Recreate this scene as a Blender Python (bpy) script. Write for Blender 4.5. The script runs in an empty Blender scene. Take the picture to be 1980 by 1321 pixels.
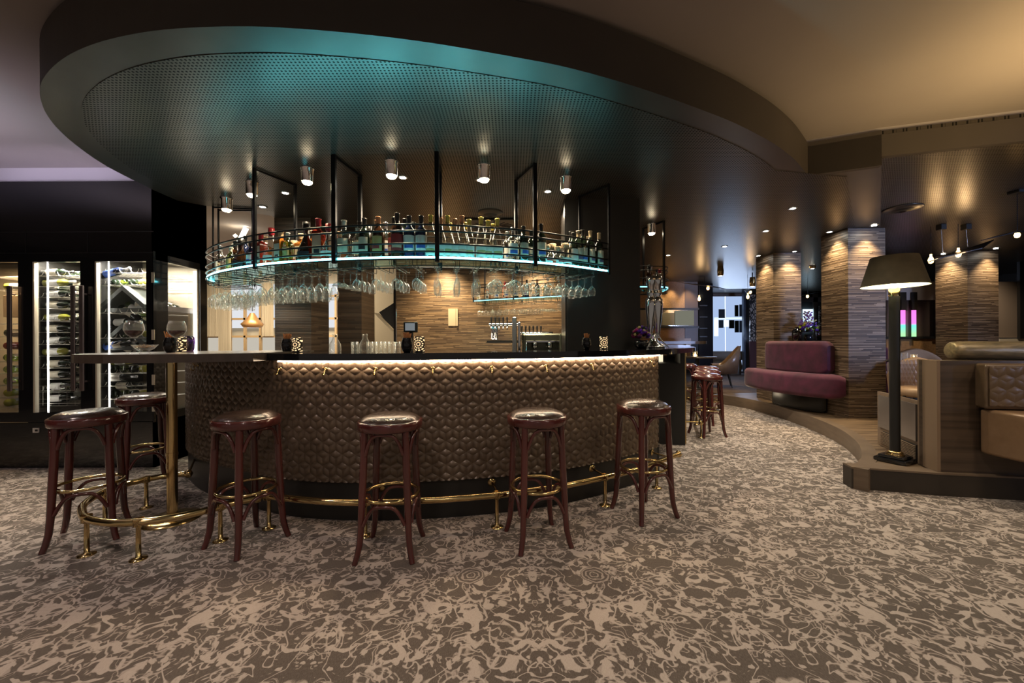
import bpy, math, random
from mathutils import Vector, Matrix
S = bpy.context.scene
C = S.collection
random.seed(11)
PI = math.pi

# ------------------------------------------------------------------ camera, world, exposure
FPX, CAMZ, ROLL = 770.0, 1.216, 0.0053
cam = bpy.data.cameras.new('camera')
cam.sensor_width = 36.0
cam.lens = 36.0 * FPX / 1980.0
cam.clip_start, cam.clip_end = 0.05, 80
camo = bpy.data.objects.new('camera', cam)
C.objects.link(camo)
cr, sr = math.cos(ROLL), math.sin(ROLL)
camo.matrix_world = Matrix(((cr, sr, 0, 0), (0, 0, -1, 0), (-sr, cr, 0, CAMZ), (0, 0, 0, 1)))
S.camera = camo
w = bpy.data.worlds.new('world'); S.world = w; w.use_nodes = True
w.node_tree.nodes['Background'].inputs[0].default_value = (1.0, 0.86, 0.74, 1)
w.node_tree.nodes['Background'].inputs[1].default_value = 0.08
S.view_settings.view_transform = 'Standard'
S.view_settings.look = 'None'
S.view_settings.gamma = 1
S.view_settings.exposure = 0.98
S.view_settings.use_curve_mapping = False
S.cycles.max_bounces = 10
S.cycles.transparent_max_bounces = 40
S.cycles.glossy_bounces = 4
S.cycles.diffuse_bounces = 3
S.cycles.caustics_reflective = False
S.cycles.caustics_refractive = False
S.cycles.sample_clamp_indirect = 4.0

def lamp(kind, name, loc, energy, color, size=0.1, aim=None, spot=None, blend=0.8, sizey=None):
    l = bpy.data.lights.new(name, kind)
    l.energy = energy; l.color = color
    if kind == 'AREA':
        l.size = size
        if sizey: l.shape = 'RECTANGLE'; l.size_y = sizey
    else:
        l.shadow_soft_size = size
    if kind == 'SPOT':
        l.spot_size = math.radians(spot or 80); l.spot_blend = blend
    o = bpy.data.objects.new(name, l); C.objects.link(o); o.location = loc
    d = Vector(aim) - Vector(loc) if aim else Vector((0, 0, -1))
    o.rotation_euler = d.to_track_quat('-Z', 'Y').to_euler()
    return o

WARM = (1.0, 0.78, 0.50); SOFT = (1.0, 0.84, 0.70); COOL = (0.55, 0.66, 1.0)
# unseen fill spots added at ceiling height, behind and above the camera
for (x, y, e, c) in [(-3.2, 1.2, 40, (1, .80, .74)), (-0.8, 0.3, 50, (1, .82, .74)), (1.6, 0.6, 50, (1, .84, .68)),
                     (3.6, 1.6, 42, (1, .82, .60)), (-3.4, -1.6, 40, (1, .82, .76)), (0.2, -2.0, 60, (1, .84, .72)),
                     (3.4, -1.5, 50, (1, .84, .66))]:
    lamp('SPOT', 'downlight', (x, y, 2.97), e, c, .12, None, 150, 1.0)
# downlights over the aisle on the right
for (x, y, e) in [(2.45, 4.3, 85), (3.0, 5.6, 100), (2.3, 3.1, 38), (3.4, 7.2, 50)]:
    lamp('SPOT', 'aisle_downlight', (x, y, 2.66), e, (1, .88, .70), .05, None, 105, 1.0)
cl = lamp('AREA', 'ceiling_fill', (3.7, 1.9, 1.9), 9, (1, .68, .30), .8, (3.4, 2.3, 3.0), sizey=.8); cl.data.spread = math.radians(115)  # added out of view to wash the right ceiling gold like a cove
cl = lamp('AREA', 'ceiling_fill', (-4.7, 2.5, 1.9), 5.5, (.86, .78, 1.0), .8, (-4.6, 2.8, 3.0), sizey=.8); cl.data.spread = math.radians(115)  # added out of view to tint the left ceiling lavender
cl = lamp('AREA', 'bulkhead_fill', (-4.6, 3.2, 2.5), 1.2, (.80, .72, 1.0), 1.6, (-4.6, 4.1, 2.93), sizey=.1); cl.data.spread = math.radians(60)  # unseen lamp added to brighten the wall strip above the cabinets
# daylight from the glazed side of the lounge
wd = lamp('AREA', 'window_daylight', (7.4, -1.2, 1.7), 20, (.45, .58, 1.0), 1.2, (5.4, 6.2, 1.25), sizey=1.0); wd.data.spread = math.radians(50)

# ------------------------------------------------------------------ unprojection from the survey of the room
def P(px, py, z):
    dx, dy = px - 990.0, py - 660.5
    d = dy + dx * ROLL; r = dx - ROLL * dy
    Y = FPX * (CAMZ - z) / d
    return Vector((r * Y / FPX, Y, z))
def PY(px, py, Y):
    dx, dy = px - 990.0, py - 660.5
    d = dy + dx * ROLL; r = dx - ROLL * dy
    return Vector((r * Y / FPX, Y, CAMZ - d * Y / FPX))
def tanx(px, py=660): return (px - 990.0 - ROLL * (py - 660.5)) / FPX

# ------------------------------------------------------------------ object helpers
def tag(o, label=None, cat=None, group=None, kind=None):
    if label: o['label'] = label
    if cat: o['category'] = cat
    if group: o['group'] = group
    if kind: o['kind'] = kind
    return o
def thing(name, label, cat, loc=(0, 0, 0), rz=0.0, group=None):
    o = bpy.data.objects.new(name, None); C.objects.link(o)
    o.empty_display_size = .1
    o.location = loc; o.rotation_euler = (0, 0, rz)
    return tag(o, label, cat, group)
class MB:
    def __init__(s): s.v = []; s.f = []; s.sm = []; s.mi = []
    def add(s, vs, fs, smooth=False, mat=0):
        n = len(s.v); s.v += [tuple(v) for v in vs]
        for f in fs: s.f.append([i + n for i in f]); s.sm.append(smooth); s.mi.append(mat)
        return s
    def box(s, c, d, rz=0.0, mat=0, bev=0.0, M=None):
        hx, hy, hz = d[0] / 2, d[1] / 2, d[2] / 2
        if bev > 0:
            b = min(bev, hx * .9, hy * .9, hz * .9)
            vs = []; 
            def ring(z, ins):
                x, y = hx - ins, hy - ins; k = b
                return [(-x + k, -y, z), (x - k, -y, z), (x, -y + k, z), (x, y - k, z), (x - k, y, z), (-x + k, y, z), (-x, y - k, z), (-x, -y + k, z)]
            rs = [ring(-hz, b * .7), ring(-hz + b, 0), ring(hz - b, 0), ring(hz, b * .7)]
            for r in rs: vs += r
            fs = [list(range(7, -1, -1)), list(range(24, 32))]
            for k in range(3):
                for i in range(8):
                    fs.append([k * 8 + i, k * 8 + (i + 1) % 8, k * 8 + 8 + (i + 1) % 8, k * 8 + 8 + i])
        else:
            vs = [(x, y, z) for z in (-hz, hz) for y in (-hy, hy) for x in (-hx, hx)]
            fs = [(0, 2, 3, 1), (4, 5, 7, 6), (0, 1, 5, 4), (2, 6, 7, 3), (0, 4, 6, 2), (1, 3, 7, 5)]
        ca, sa = math.cos(rz), math.sin(rz)
        out = []
        for v in vs:
            if M is not None: q = M @ Vector(v)
            else: q = Vector((v[0] * ca - v[1] * sa, v[0] * sa + v[1] * ca, v[2]))
            out.append((q[0] + c[0], q[1] + c[1], q[2] + c[2]))
        return s.add(out, fs, False, mat)
    def tube(s, pts, r, seg=8, closed=False, cap=True, mat=0):
        pts = [Vector(p) for p in pts]; n = len(pts)
        rr = r if isinstance(r, (list, tuple)) else [r] * n
        vs = []; up = None
        for i, p in enumerate(pts):
            a = pts[(i - 1) % n] if (closed or i > 0) else p
            b = pts[(i + 1) % n] if (closed or i < n - 1) else p
            t = (b - a).normalized()
            if up is None:
                up = Vector((0, 0, 1)) if abs(t.z) < .9 else Vector((1, 0, 0))
            e1 = (up - t * up.dot(t)).normalized(); e2 = t.cross(e1); up = e1
            for k in range(seg):
                an = 2 * PI * k / seg
                vs.append(p + (e1 * math.cos(an) + e2 * math.sin(an)) * rr[i])
        fs = []
        m = n if closed else n - 1
        for i in range(m):
            j = (i + 1) % n
            for k in range(seg):
                fs.append([i * seg + k, i * seg + (k + 1) % seg, j * seg + (k + 1) % seg, j * seg + k])
        s.add(vs, fs, True, mat)
        if cap and not closed:
            s.add(vs[:seg], [list(range(seg - 1, -1, -1))], False, mat); s.add(vs[-seg:], [list(range(seg))], False, mat)
        return s
    def lathe(s, prof, seg=20, c=(0, 0, 0), M=None, mat=0, a0=0.0, a1=2 * PI, smooth=True, sx=1.0, sy=1.0):
        full = abs(a1 - a0 - 2 * PI) < 1e-6
        ns = seg if full else seg + 1
        vs = []
        for r, z in prof:
            for k in range(ns):
                a = a0 + (a1 - a0) * k / seg
                q = Vector((r * math.cos(a) * sx, r * math.sin(a) * sy, z))
                if M is not None: q = M @ q
                vs.append((q[0] + c[0], q[1] + c[1], q[2] + c[2]))
        fs = []
        for i in range(len(prof) - 1):
            for k in range(seg):
                k2 = (k + 1) % ns
                fs.append([i * ns + k, i * ns + k2, (i + 1) * ns + k2, (i + 1) * ns + k])
        return s.add(vs, fs, smooth, mat)
    def prism(s, poly, z0, z1, mat=0, top=True, bottom=True, sides=True):
        n = len(poly)
        vs = [(p[0], p[1], z0) for p in poly] + [(p[0], p[1], z1) for p in poly]
        fs = []
        if bottom: fs.append(list(range(n - 1, -1, -1)))
        if top: fs.append(list(range(n, 2 * n)))
        if sides:
            for i in range(n): fs.append([i, (i + 1) % n, n + (i + 1) % n, n + i])
        return s.add(vs, fs, False, mat)
    def strip(s, A, B, smooth=True, mat=0):
        n = len(A); return s.add(list(A) + list(B), [[i, i + 1, n + i + 1, n + i] for i in range(n - 1)], smooth, mat)
    def build(s, name, mats, parent=None, loc=None, rot=None):
        me = bpy.data.meshes.new(name)
        me.from_pydata(s.v, [], s.f)
        for m in (mats if isinstance(mats, (list, tuple)) else [mats]): me.materials.append(m)
        me.polygons.foreach_set('use_smooth', s.sm)
        me.polygons.foreach_set('material_index', s.mi)
        me.update()
        o = bpy.data.objects.new(name, me); C.objects.link(o)
        if parent: o.parent = parent
        if loc is not None: o.location = loc
        if rot is not None: o.rotation_euler = rot
        return o
def struct(name, mb, m, parent=None):
    o = mb.build(name, m, parent)
    if parent is None: o['kind'] = 'structure'
    return o
def dup(root, loc, rz=None, label=None, group=None, rot=None, scale=None):
    r = root.copy(); C.objects.link(r); r.location = loc
    if rz is not None: r.rotation_euler = (0, 0, rz)
    if rot is not None: r.rotation_euler = rot
    if scale is not None: r.scale = scale
    if label: r['label'] = label
    if group: r['group'] = group
    for ch in list(root.children):
        c = ch.copy(); C.objects.link(c); c.parent = r
        for g in ch.children:
            d = g.copy(); C.objects.link(d); d.parent = c
    return r
used = set()
def place(proto, loc, rz=None, label=None, group=None, rot=None, scale=None):
    # first placement moves the proto itself, later ones copy it
    if proto.name in used: return dup(proto, loc, rz, label, group, rot, scale)
    used.add(proto.name); proto.location = loc
    if rz is not None: proto.rotation_euler = (0, 0, rz)
    if rot is not None: proto.rotation_euler = rot
    if scale is not None: proto.scale = scale
    if label: proto['label'] = label
    if group: proto['group'] = group
    return proto

# ------------------------------------------------------------------ materials
def nt(name):
    m = bpy.data.materials.new(name); m.use_nodes = True
    return m, m.node_tree.nodes, m.node_tree.links, m.node_tree.nodes['Principled BSDF']
def pm(name, col, rough=.5, metal=0.0, coat=0.0, emit=None, es=0.0, spec=.5):
    m, n, l, b = nt(name)
    b.inputs['Base Color'].default_value = (*col, 1); b.inputs['Roughness'].default_value = rough
    b.inputs['Metallic'].default_value = metal; b.inputs['Coat Weight'].default_value = coat
    b.inputs['Specular IOR Level'].default_value = spec
    if emit: b.inputs['Emission Color'].default_value = (*emit, 1); b.inputs['Emission Strength'].default_value = es
    return m
def N(n, t, **kw):
    x = n.new(t)
    for k, v in kw.items(): setattr(x, k, v)
    return x
def mth(n, l, op, a, b=None, c=None):
    x = n.new('ShaderNodeMath'); x.operation = op
    for i, v in enumerate((a, b, c)):
        if v is None: continue
        if isinstance(v, (int, float)): x.inputs[i].default_value = v
        else: l.new(v, x.inputs[i])
    return x.outputs[0]
def ramp(n, l, fac, stops, interp='LINEAR'):
    r = n.new('ShaderNodeValToRGB'); e = r.color_ramp.elements; r.color_ramp.interpolation = interp
    while len(e) < len(stops): e.new(.5)
    for i, (p, c) in enumerate(stops): e[i].position = p; e[i].color = (*c, 1)
    l.new(fac, r.inputs[0]); return r.outputs[0]
def noisy(name, c1, c2, scale=8, rough=.5, metal=0.0, bump=0.0, coat=0.0, detail=3, stretch=(1, 1, 1), spec=.5):
    m, n, l, b = nt(name)
    tc = n.new('ShaderNodeTexCoord'); mp = n.new('ShaderNodeMapping'); mp.inputs['Scale'].default_value = stretch
    l.new(tc.outputs['Object'], mp.inputs[0])
    no = n.new('ShaderNodeTexNoise'); no.inputs['Scale'].default_value = scale; no.inputs['Detail'].default_value = detail
    l.new(mp.outputs[0], no.inputs[0])
    l.new(ramp(n, l, no.outputs[0], [(.3, c1), (.7, c2)]), b.inputs['Base Color'])
    b.inputs['Roughness'].default_value = rough; b.inputs['Metallic'].default_value = metal; b.inputs['Coat Weight'].default_value = coat
    b.inputs['Specular IOR Level'].default_value = spec
    if bump:
        bp = n.new('ShaderNodeBump'); bp.inputs['Strength'].default_value = bump; bp.inputs['Distance'].default_value = .01
        l.new(no.outputs[0], bp.inputs['Height']); l.new(bp.outputs[0], b.inputs['Normal'])
    return m
def strips(name, cols, h=.011, seg=.45, rough=.45, bump=.5, vert=False):
    # thin horizontal strips of wood, each with a tone of its own
    m, n, l, b = nt(name)
    tc = n.new('ShaderNodeTexCoord'); sp = n.new('ShaderNodeSeparateXYZ'); l.new(tc.outputs['Object'], sp.inputs[0])
    s = mth(n, l, 'ADD', sp.outputs[0], mth(n, l, 'MULTIPLY', sp.outputs[1], 1.0))
    row = mth(n, l, 'FLOOR', mth(n, l, 'DIVIDE', sp.outputs[2], h))
    wn = N(n, 'ShaderNodeTexWhiteNoise', noise_dimensions='1D'); l.new(row, wn.inputs['W'])
    col = mth(n, l, 'FLOOR', mth(n, l, 'DIVIDE', mth(n, l, 'ADD', s, mth(n, l, 'MULTIPLY', wn.outputs[0], 3.0)), seg))
    cb = n.new('ShaderNodeCombineXYZ'); l.new(row, cb.inputs[0]); l.new(col, cb.inputs[1])
    w2 = N(n, 'ShaderNodeTexWhiteNoise', noise_dimensions='3D'); l.new(cb.outputs[0], w2.inputs[0])
    # long grain inside each strip
    mp = n.new('ShaderNodeMapping'); mp.inputs['Scale'].default_value = (3, 3, 160); l.new(tc.outputs['Object'], mp.inputs[0])
    no = n.new('ShaderNodeTexNoise'); no.inputs['Scale'].default_value = 1.5; no.inputs['Detail'].default_value = 3; l.new(mp.outputs[0], no.inputs[0])
    f = mth(n, l, 'ADD', mth(n, l, 'MULTIPLY', w2.outputs[0], .65), mth(n, l, 'MULTIPLY', no.outputs[0], .35))
    st = [(i / (len(cols) - 1) * .8 + .1, c) for i, c in enumerate(cols)]
    l.new(ramp(n, l, f, st), b.inputs['Base Color'])
    b.inputs['Roughness'].default_value = rough
    bp = n.new('ShaderNodeBump'); bp.inputs['Strength'].default_value = bump; bp.inputs['Distance'].default_value = .004
    fr = mth(n, l, 'FRACT', mth(n, l, 'DIVIDE', sp.outputs[2], h))
    hh = mth(n, l, 'ADD', mth(n, l, 'MULTIPLY', w2.outputs[0], .7), mth(n, l, 'MULTIPLY', mth(n, l, 'PINGPONG', fr, .5), 1.2))
    l.new(hh, bp.inputs['Height']); l.new(bp.outputs[0], b.inputs['Normal'])
    return m
def glassy(name, tint, base=.03, edge=.75, rough=.03, gcol=(1, 1, 1), edge_white=0.0, pw_=1.0):
    m, n, l, b = nt(name); n.remove(b)
    out = n['Material Output']
    t = n.new('ShaderNodeBsdfTransparent'); t.inputs[0].default_value = (*tint, 1)
    g = n.new('ShaderNodeBsdfGlossy'); g.inputs['Roughness'].default_value = rough; g.inputs[0].default_value = (*gcol, 1)
    lw = n.new('ShaderNodeLayerWeight'); lw.inputs[0].default_value = .35
    f = mth(n, l, 'MULTIPLY_ADD', mth(n, l, 'POWER', lw.outputs['Facing'], pw_), edge - base, base)
    mx = n.new('ShaderNodeMixShader'); l.new(f, mx.inputs[0]); l.new(t.outputs[0], mx.inputs[1]); l.new(g.outputs[0], mx.inputs[2])
    if edge_white:  # white put into the glass edges where bright glints would show
        df = n.new('ShaderNodeBsdfTranslucent'); df.inputs[0].default_value = (1, .95, .86, 1); d2 = n.new('ShaderNodeBsdfDiffuse'); d2.inputs[0].default_value = (1, .95, .86, 1)
        ad = n.new('ShaderNodeMixShader'); l.new(df.outputs[0], ad.inputs[1]); l.new(d2.outputs[0], ad.inputs[2])
        m3 = n.new('ShaderNodeMixShader'); l.new(mth(n, l, 'MULTIPLY', f, edge_white), m3.inputs[0]); l.new(mx.outputs[0], m3.inputs[1]); l.new(ad.outputs[0], m3.inputs[2]); mx = m3
    l.new(mx.outputs[0], out.inputs[0]); return m
def emis(name, col, st):
    m, n, l, b = nt(name); n.remove(b)
    e = n.new('ShaderNodeEmission'); e.inputs[0].default_value = (*col, 1); e.inputs[1].default_value = st
    l.new(e.outputs[0], n['Material Output'].inputs[0]); return m

def carpet():
    m, n, l, b = nt('carpet_damask')
    tc = n.new('ShaderNodeTexCoord'); sp = n.new('ShaderNodeSeparateXYZ'); l.new(tc.outputs['Object'], sp.inputs[0])
    x = mth(n, l, 'PINGPONG', mth(n, l, 'ADD', sp.outputs[0], -0.10), .88)
    y = mth(n, l, 'ADD', sp.outputs[1], 40.0)
    cb = n.new('ShaderNodeCombineXYZ'); l.new(x, cb.inputs[0]); l.new(y, cb.inputs[1])
    def noise(sc, det, dist, off=0, rough=.5):
        mp = n.new('ShaderNodeMapping'); mp.inputs['Location'].default_value = (off, off, off); l.new(cb.outputs[0], mp.inputs[0])
        q = n.new('ShaderNodeTexNoise'); q.inputs['Scale'].default_value = sc; q.inputs['Detail'].default_value = det
        q.inputs['Distortion'].default_value = dist; q.inputs['Roughness'].default_value = rough
        l.new(mp.outputs[0], q.inputs[0]); return q.outputs[0]
    def band(v, lo, hi, soft=.012):
        q = n.new('ShaderNodeMapRange'); q.interpolation_type = 'SMOOTHSTEP'
        q.inputs[1].default_value = lo - soft; q.inputs[2].default_value = lo + soft; l.new(v, q.inputs[0])
        if hi is None: return q.outputs[0]
        q2 = n.new('ShaderNodeMapRange'); q2.interpolation_type = 'SMOOTHSTEP'
        q2.inputs[1].default_value = hi - soft; q2.inputs[2].default_value = hi + soft; l.new(v, q2.inputs[0])
        return mth(n, l, 'SUBTRACT', q.outputs[0], q2.outputs[0])
    na = noise(11.0, 2.2, 1.5, 3.1)
    blot = band(na, .575, None, .02)
    line = band(noise(6.5, 1.6, 1.6, 9.7), .485, .525, .012)
    line2 = band(noise(15.0, 1.5, .8, 21.3), .56, .60, .018)
    # rosettes: rings inside scattered cells
    vo = n.new('ShaderNodeTexVoronoi'); vo.inputs['Scale'].default_value = 2.6; vo.inputs['Randomness'].default_value = .85; l.new(cb.outputs[0], vo.inputs[0])
    dd = mth(n, l, 'ADD', vo.outputs['Distance'], mth(n, l, 'MULTIPLY', na, .10))
    ring = mth(n, l, 'MULTIPLY', band(mth(n, l, 'FRACT', mth(n, l, 'MULTIPLY', dd, 17.0)), .52, .93, .06), mth(n, l, 'LESS_THAN', dd, .235))
    inside = mth(n, l, 'LESS_THAN', dd, .245)
    base = mth(n, l, 'MAXIMUM', mth(n, l, 'MAXIMUM', blot, line), mth(n, l, 'MULTIPLY', line2, .75))
    base = mth(n, l, 'MULTIPLY', base, mth(n, l, 'SUBTRACT', 1.0, inside))
    pat = mth(n, l, 'MAXIMUM', base, mth(n, l, 'MULTIPLY', ring, .7))
    # small breaks in the motif and a woven texture
    mp = n.new('ShaderNodeMapping'); mp.inputs['Scale'].default_value = (330, 90, 1); l.new(tc.outputs['Object'], mp.inputs[0])
    wv = n.new('ShaderNodeTexNoise'); wv.inputs['Scale'].default_value = 1.0; wv.inputs['Detail'].default_value = 1; l.new(mp.outputs[0], wv.inputs[0])
    big = noise(.7, 2, 0, 5.5)
    f = mth(n, l, 'ADD', mth(n, l, 'MULTIPLY', pat, .66), mth(n, l, 'MULTIPLY', wv.outputs[0], .42))
    f = mth(n, l, 'ADD', f, mth(n, l, 'MULTIPLY', mth(n, l, 'SUBTRACT', big, .5), .25))
    l.new(ramp(n, l, f, [(.05, (.058, .045, .037)), (.28, (.125, .100, .082)), (.62, (.33, .275, .235)), (1.0, (.48, .41, .36))]), b.inputs['Base Color'])
    b.inputs['Roughness'].default_value = .95; b.inputs['Specular IOR Level'].default_value = .15
    b.inputs['Sheen Weight'].default_value = .2
    bp = n.new('ShaderNodeBump'); bp.inputs['Strength'].default_value = .35; bp.inputs['Distance'].default_value = .006
    l.new(mth(n, l, 'ADD', mth(n, l, 'MULTIPLY', pat, .5), mth(n, l, 'MULTIPLY', wv.outputs[0], .7)), bp.inputs['Height']); l.new(bp.outputs[0], b.inputs['Normal'])
    return m
def perforated():
    m, n, l, b = nt('perforated_ceiling_panel')
    tc = n.new('ShaderNodeTexCoord'); sp = n.new('ShaderNodeSeparateXYZ'); l.new(tc.outputs['Object'], sp.inputs[0])
    p = .0225
    fx = mth(n, l, 'SUBTRACT', mth(n, l, 'FRACT', mth(n, l, 'DIVIDE', sp.outputs[0], p)), .5)
    row = mth(n, l, 'FLOOR', mth(n, l, 'DIVIDE', sp.outputs[1], p))
    fy = mth(n, l, 'SUBTRACT', mth(n, l, 'FRACT', mth(n, l, 'DIVIDE', sp.outputs[1], p)), .5)
    d = mth(n, l, 'SQRT', mth(n, l, 'ADD', mth(n, l, 'MULTIPLY', fx, fx), mth(n, l, 'MULTIPLY', fy, fy)))
    hole = mth(n, l, 'LESS_THAN', d, .27)
    mx = n.new('ShaderNodeMix'); mx.data_type = 'RGBA'; l.new(hole, mx.inputs[0])
    mx.inputs[6].default_value = (.105, .092, .078, 1); mx.inputs[7].default_value = (.008, .007, .006, 1)
    l.new(mx.outputs[2], b.inputs['Base Color'])
    b.inputs['Metallic'].default_value = .55
    l.new(mth(n, l, 'MULTIPLY_ADD', hole, .5, .30), b.inputs['Roughness'])
    return m

M = {}
M['carpet'] = carpet()
M['perf'] = perforated()
M['soffit'] = noisy('ceiling_soffit_brown', (.085, .074, .062), (.105, .092, .078), 3, .33, .5)
M['fascia'] = noisy('fascia_brown', (.060, .050, .043), (.075, .062, .053), 2, .6)
M['ceil'] = noisy('upper_ceiling_taupe', (.33, .29, .27), (.37, .325, .30), 1.2, .85)
M['wallpale'] = pm('wall_pale', (.45, .42, .43), .8)
M['black'] = pm('black_gloss', (.010, .010, .011), .12, 0, .3)
M['blackm'] = pm('black_matt', (.012, .012, .012), .45)
M['darkwall'] = noisy('dark_brown_wall', (.020, .017, .014), (.028, .023, .019), 3, .42)
M['kick'] = noisy('toe_kick_dark', (.016, .016, .015), (.024, .023, .021), 4, .35, .2)
M['quilt'] = noisy('quilted_bronze_leather', (.120, .084, .056), (.155, .110, .074), 6, .34, .25, .15, .0)
M['counter'] = pm('counter_black_stone', (.008, .008, .010), .08, 0, .5)
M['tabletop'] = noisy('tabletop_dark_walnut', (.055, .040, .030), (.085, .062, .047), 9, .28, 0, .05, .2, 4, (1, 6, 1))
M['brass'] = pm('polished_brass', (.66, .49, .23), .15, 1.0)
M['brassd'] = pm('aged_brass', (.55, .40, .18), .22, 1.0)
M['chrome'] = pm('chrome', (.75, .75, .76), .08, 1.0)
M['steel'] = pm('brushed_steel', (.50, .49, .47), .3, 1.0)
M['handle'] = pm('rose_steel_handle', (.42, .34, .33), .3, .9)
M['iron'] = pm('black_iron', (.012, .012, .014), .35, .6)
M['wire'] = pm('rack_wire', (.60, .57, .50), .3, .9)
M['stoolwood'] = noisy('mahogany_lacquer', (.055, .012, .010), (.095, .022, .018), 12, .22, 0, 0, .6, 3, (1, 1, .2))
M['stoolseat'] = noisy('worn_brown_leather', (.030, .018, .014), (.065, .040, .030), 45, .27, .1, .25, .25)
M['stoolred'] = noisy('oxblood_leather', (.055, .014, .014), (.085, .024, .022), 45, .22, 0, .2, .3)
M['glass'] = glassy('thin_clear_glass', (.99, .99, .985), .035, .95, .07, (1, 1, 1), .55, 2.2)
M['shelfglass'] = glassy('glass_shelf', (.75, .93, .95), .10, .8, .02, (.75, 1, 1))
M['pane'] = glassy('cabinet_door_glass', (.97, .97, .97), .03, .5, .01)
M['winestrip'] = strips('striped_wood_panel', [(.035, .022, .013), (.085, .055, .032), (.14, .092, .052), (.22, .15, .085), (.38, .27, .165)], .0095, .28)
M['wooddark'] = strips('dark_striped_wood', [(.030, .020, .013), (.060, .040, .026), (.085, .058, .038), (.12, .085, .056)], .02, .7)
M['column'] = strips('column_striped_wood', [(.032, .021, .014), (.085, .058, .038), (.135, .095, .064), (.20, .145, .10), (.34, .26, .19)], .0115, .3)
M['deck'] = noisy('platform_wood_floor', (.065, .042, .026), (.24, .165, .10), 1.3, .42, 0, .05, 0, 5, (1.2, 16, 1))
M['trimwood'] = noisy('platform_edge_wood', (.125, .088, .060), (.165, .120, .082), 5, .42, 0, 0, 0, 4, (1, 1, 6))
M['riser'] = noisy('platform_riser_dark', (.026, .020, .015), (.040, .031, .023), 4, .5)
M['boothwood'] = noisy('booth_wood_panel', (.045, .030, .020), (.10, .068, .046), 3, .42, 0, 0, 0, 5, (.4, .4, 9))
M['boothedge'] = pm('booth_edge_lit_wood', (.21, .145, .095), .45)  # wood made paler for the light falling on the booth's end face
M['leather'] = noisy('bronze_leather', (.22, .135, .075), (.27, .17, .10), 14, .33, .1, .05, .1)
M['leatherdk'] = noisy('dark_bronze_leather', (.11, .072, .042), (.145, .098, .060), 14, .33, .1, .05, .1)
M['bolster'] = noisy('metallic_bolster_fabric', (.16, .13, .08), (.30, .23, .13), 9, .38, .3, .2, 0, 3, (1, 5, 5))
M['velvet'] = noisy('plum_velvet', (.042, .004, .018), (.095, .011, .040), 7, .8, 0, .1)
M['velvet'].node_tree.nodes['Principled BSDF'].inputs['Sheen Weight'].default_value = .12
M['taupe'] = noisy('taupe_quilt_leather', (.34, .23, .145), (.40, .275, .18), 9, .45)
M['tan'] = noisy('tan_wall_quilt', (.24, .14, .065), (.34, .20, .10), 30, .45, 0, .2)
M['shade'] = noisy('lamp_shade_fabric', (.050, .038, .018), (.085, .066, .034), 7, .8)
M['shadein'] = pm('lamp_shade_lining', (.85, .80, .52), .8, emit=(1, .93, .55), es=1.2)
M['ledcyan'] = emis('cyan_led', (.18, .90, 1.0), 9.5)
M['ledwarm'] = emis('warm_led', (1.0, .74, .50), 20)
M['ledwhite'] = emis('white_led', (1.0, .96, .86), 4.2)
M['bulb'] = emis('lamp_bulb', (1.0, .84, .55), 30)
M['bulbw'] = emis('downlight_lens', (1.0, .95, .82), 40)
M['edison'] = emis('warm_bulb', (1.0, .55, .18), 5)
M['candle'] = emis('candle_flame', (1.0, .66, .25), 8)
M['white'] = pm('white_label', (.72, .70, .64), .6)
M['cream'] = pm('cream_paint', (.60, .52, .38), .6)
M['curtain'] = noisy('cream_curtain', (.50, .42, .30), (.66, .57, .42), 2, .8, 0, .4, 0, 2, (30, 30, .3))
M['muntin'] = pm('window_frame_oak', (.55, .38, .20), .5)
M['floorfar'] = noisy('far_carpet', (.12, .08, .06), (.18, .125, .10), 8, .8)

# ------------------------------------------------------------------ curves in plan
class Curve:
    def __init__(s, pts, closed=False, step=.02):
        P0 = [Vector((p[0], p[1])) for p in pts]; out = []
        n = len(P0)
        for i in range(n - 1):
            a, b, c, d = P0[max(i - 1, 0)], P0[i], P0[i + 1], P0[min(i + 2, n - 1)]
            for k in range(24):
                t = k / 24
                out.append(.5 * ((2 * b) + (c - a) * t + (2 * a - 5 * b + 4 * c - d) * t * t + (3 * b - a - 3 * c + d) * t ** 3))
        out.append(P0[-1])
        # resample at equal steps
        L = [0]
        for i in range(1, len(out)): L.append(L[-1] + (out[i] - out[i - 1]).length)
        s.len = L[-1]; m = max(2, int(s.len / step)); s.p = []
        j = 0
        for i in range(m + 1):
            q = s.len * i / m
            while j < len(L) - 2 and L[j + 1] < q: j += 1
            u = (q - L[j]) / max(L[j + 1] - L[j], 1e-9)
            s.p.append(out[j].lerp(out[j + 1], u))
        s.m = m
    def at(s, q, off=0.0):
        q = min(max(q / s.len * s.m, 0), s.m - 1e-6); i = int(q); u = q - i
        p = s.p[i].lerp(s.p[i + 1], u); nn = s.n(i).lerp(s.n(min(i + 1, s.m)), u).normalized()
        return p + nn * off
    def nrm(s, q):
        i = min(int(q / s.len * s.m), s.m); return s.n(i)
    def n(s, i):
        a, b = s.p[max(i - 2, 0)], s.p[min(i + 2, s.m)]; t = (b - a).normalized(); return Vector((-t.y, t.x))
    def line(s, off=0.0, q0=0.0, q1=None, step=.05):
        q1 = s.len if q1 is None else q1; k = max(1, int((q1 - q0) / step))
        return [s.at(q0 + (q1 - q0) * i / k, off) for i in range(k + 1)]
    def q_px(s, px, off=0.0):
        best = None
        for i in range(s.m + 1):
            p = s.p[i] + s.n(i) * off
            if p.y < .3: continue
            e = abs(p.x / p.y - tanx(px))
            if best is None or e < best[0]: best = (e, i)
        return best[1] / s.m * s.len
def v3(p, z): return Vector((p[0], p[1], z))
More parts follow.
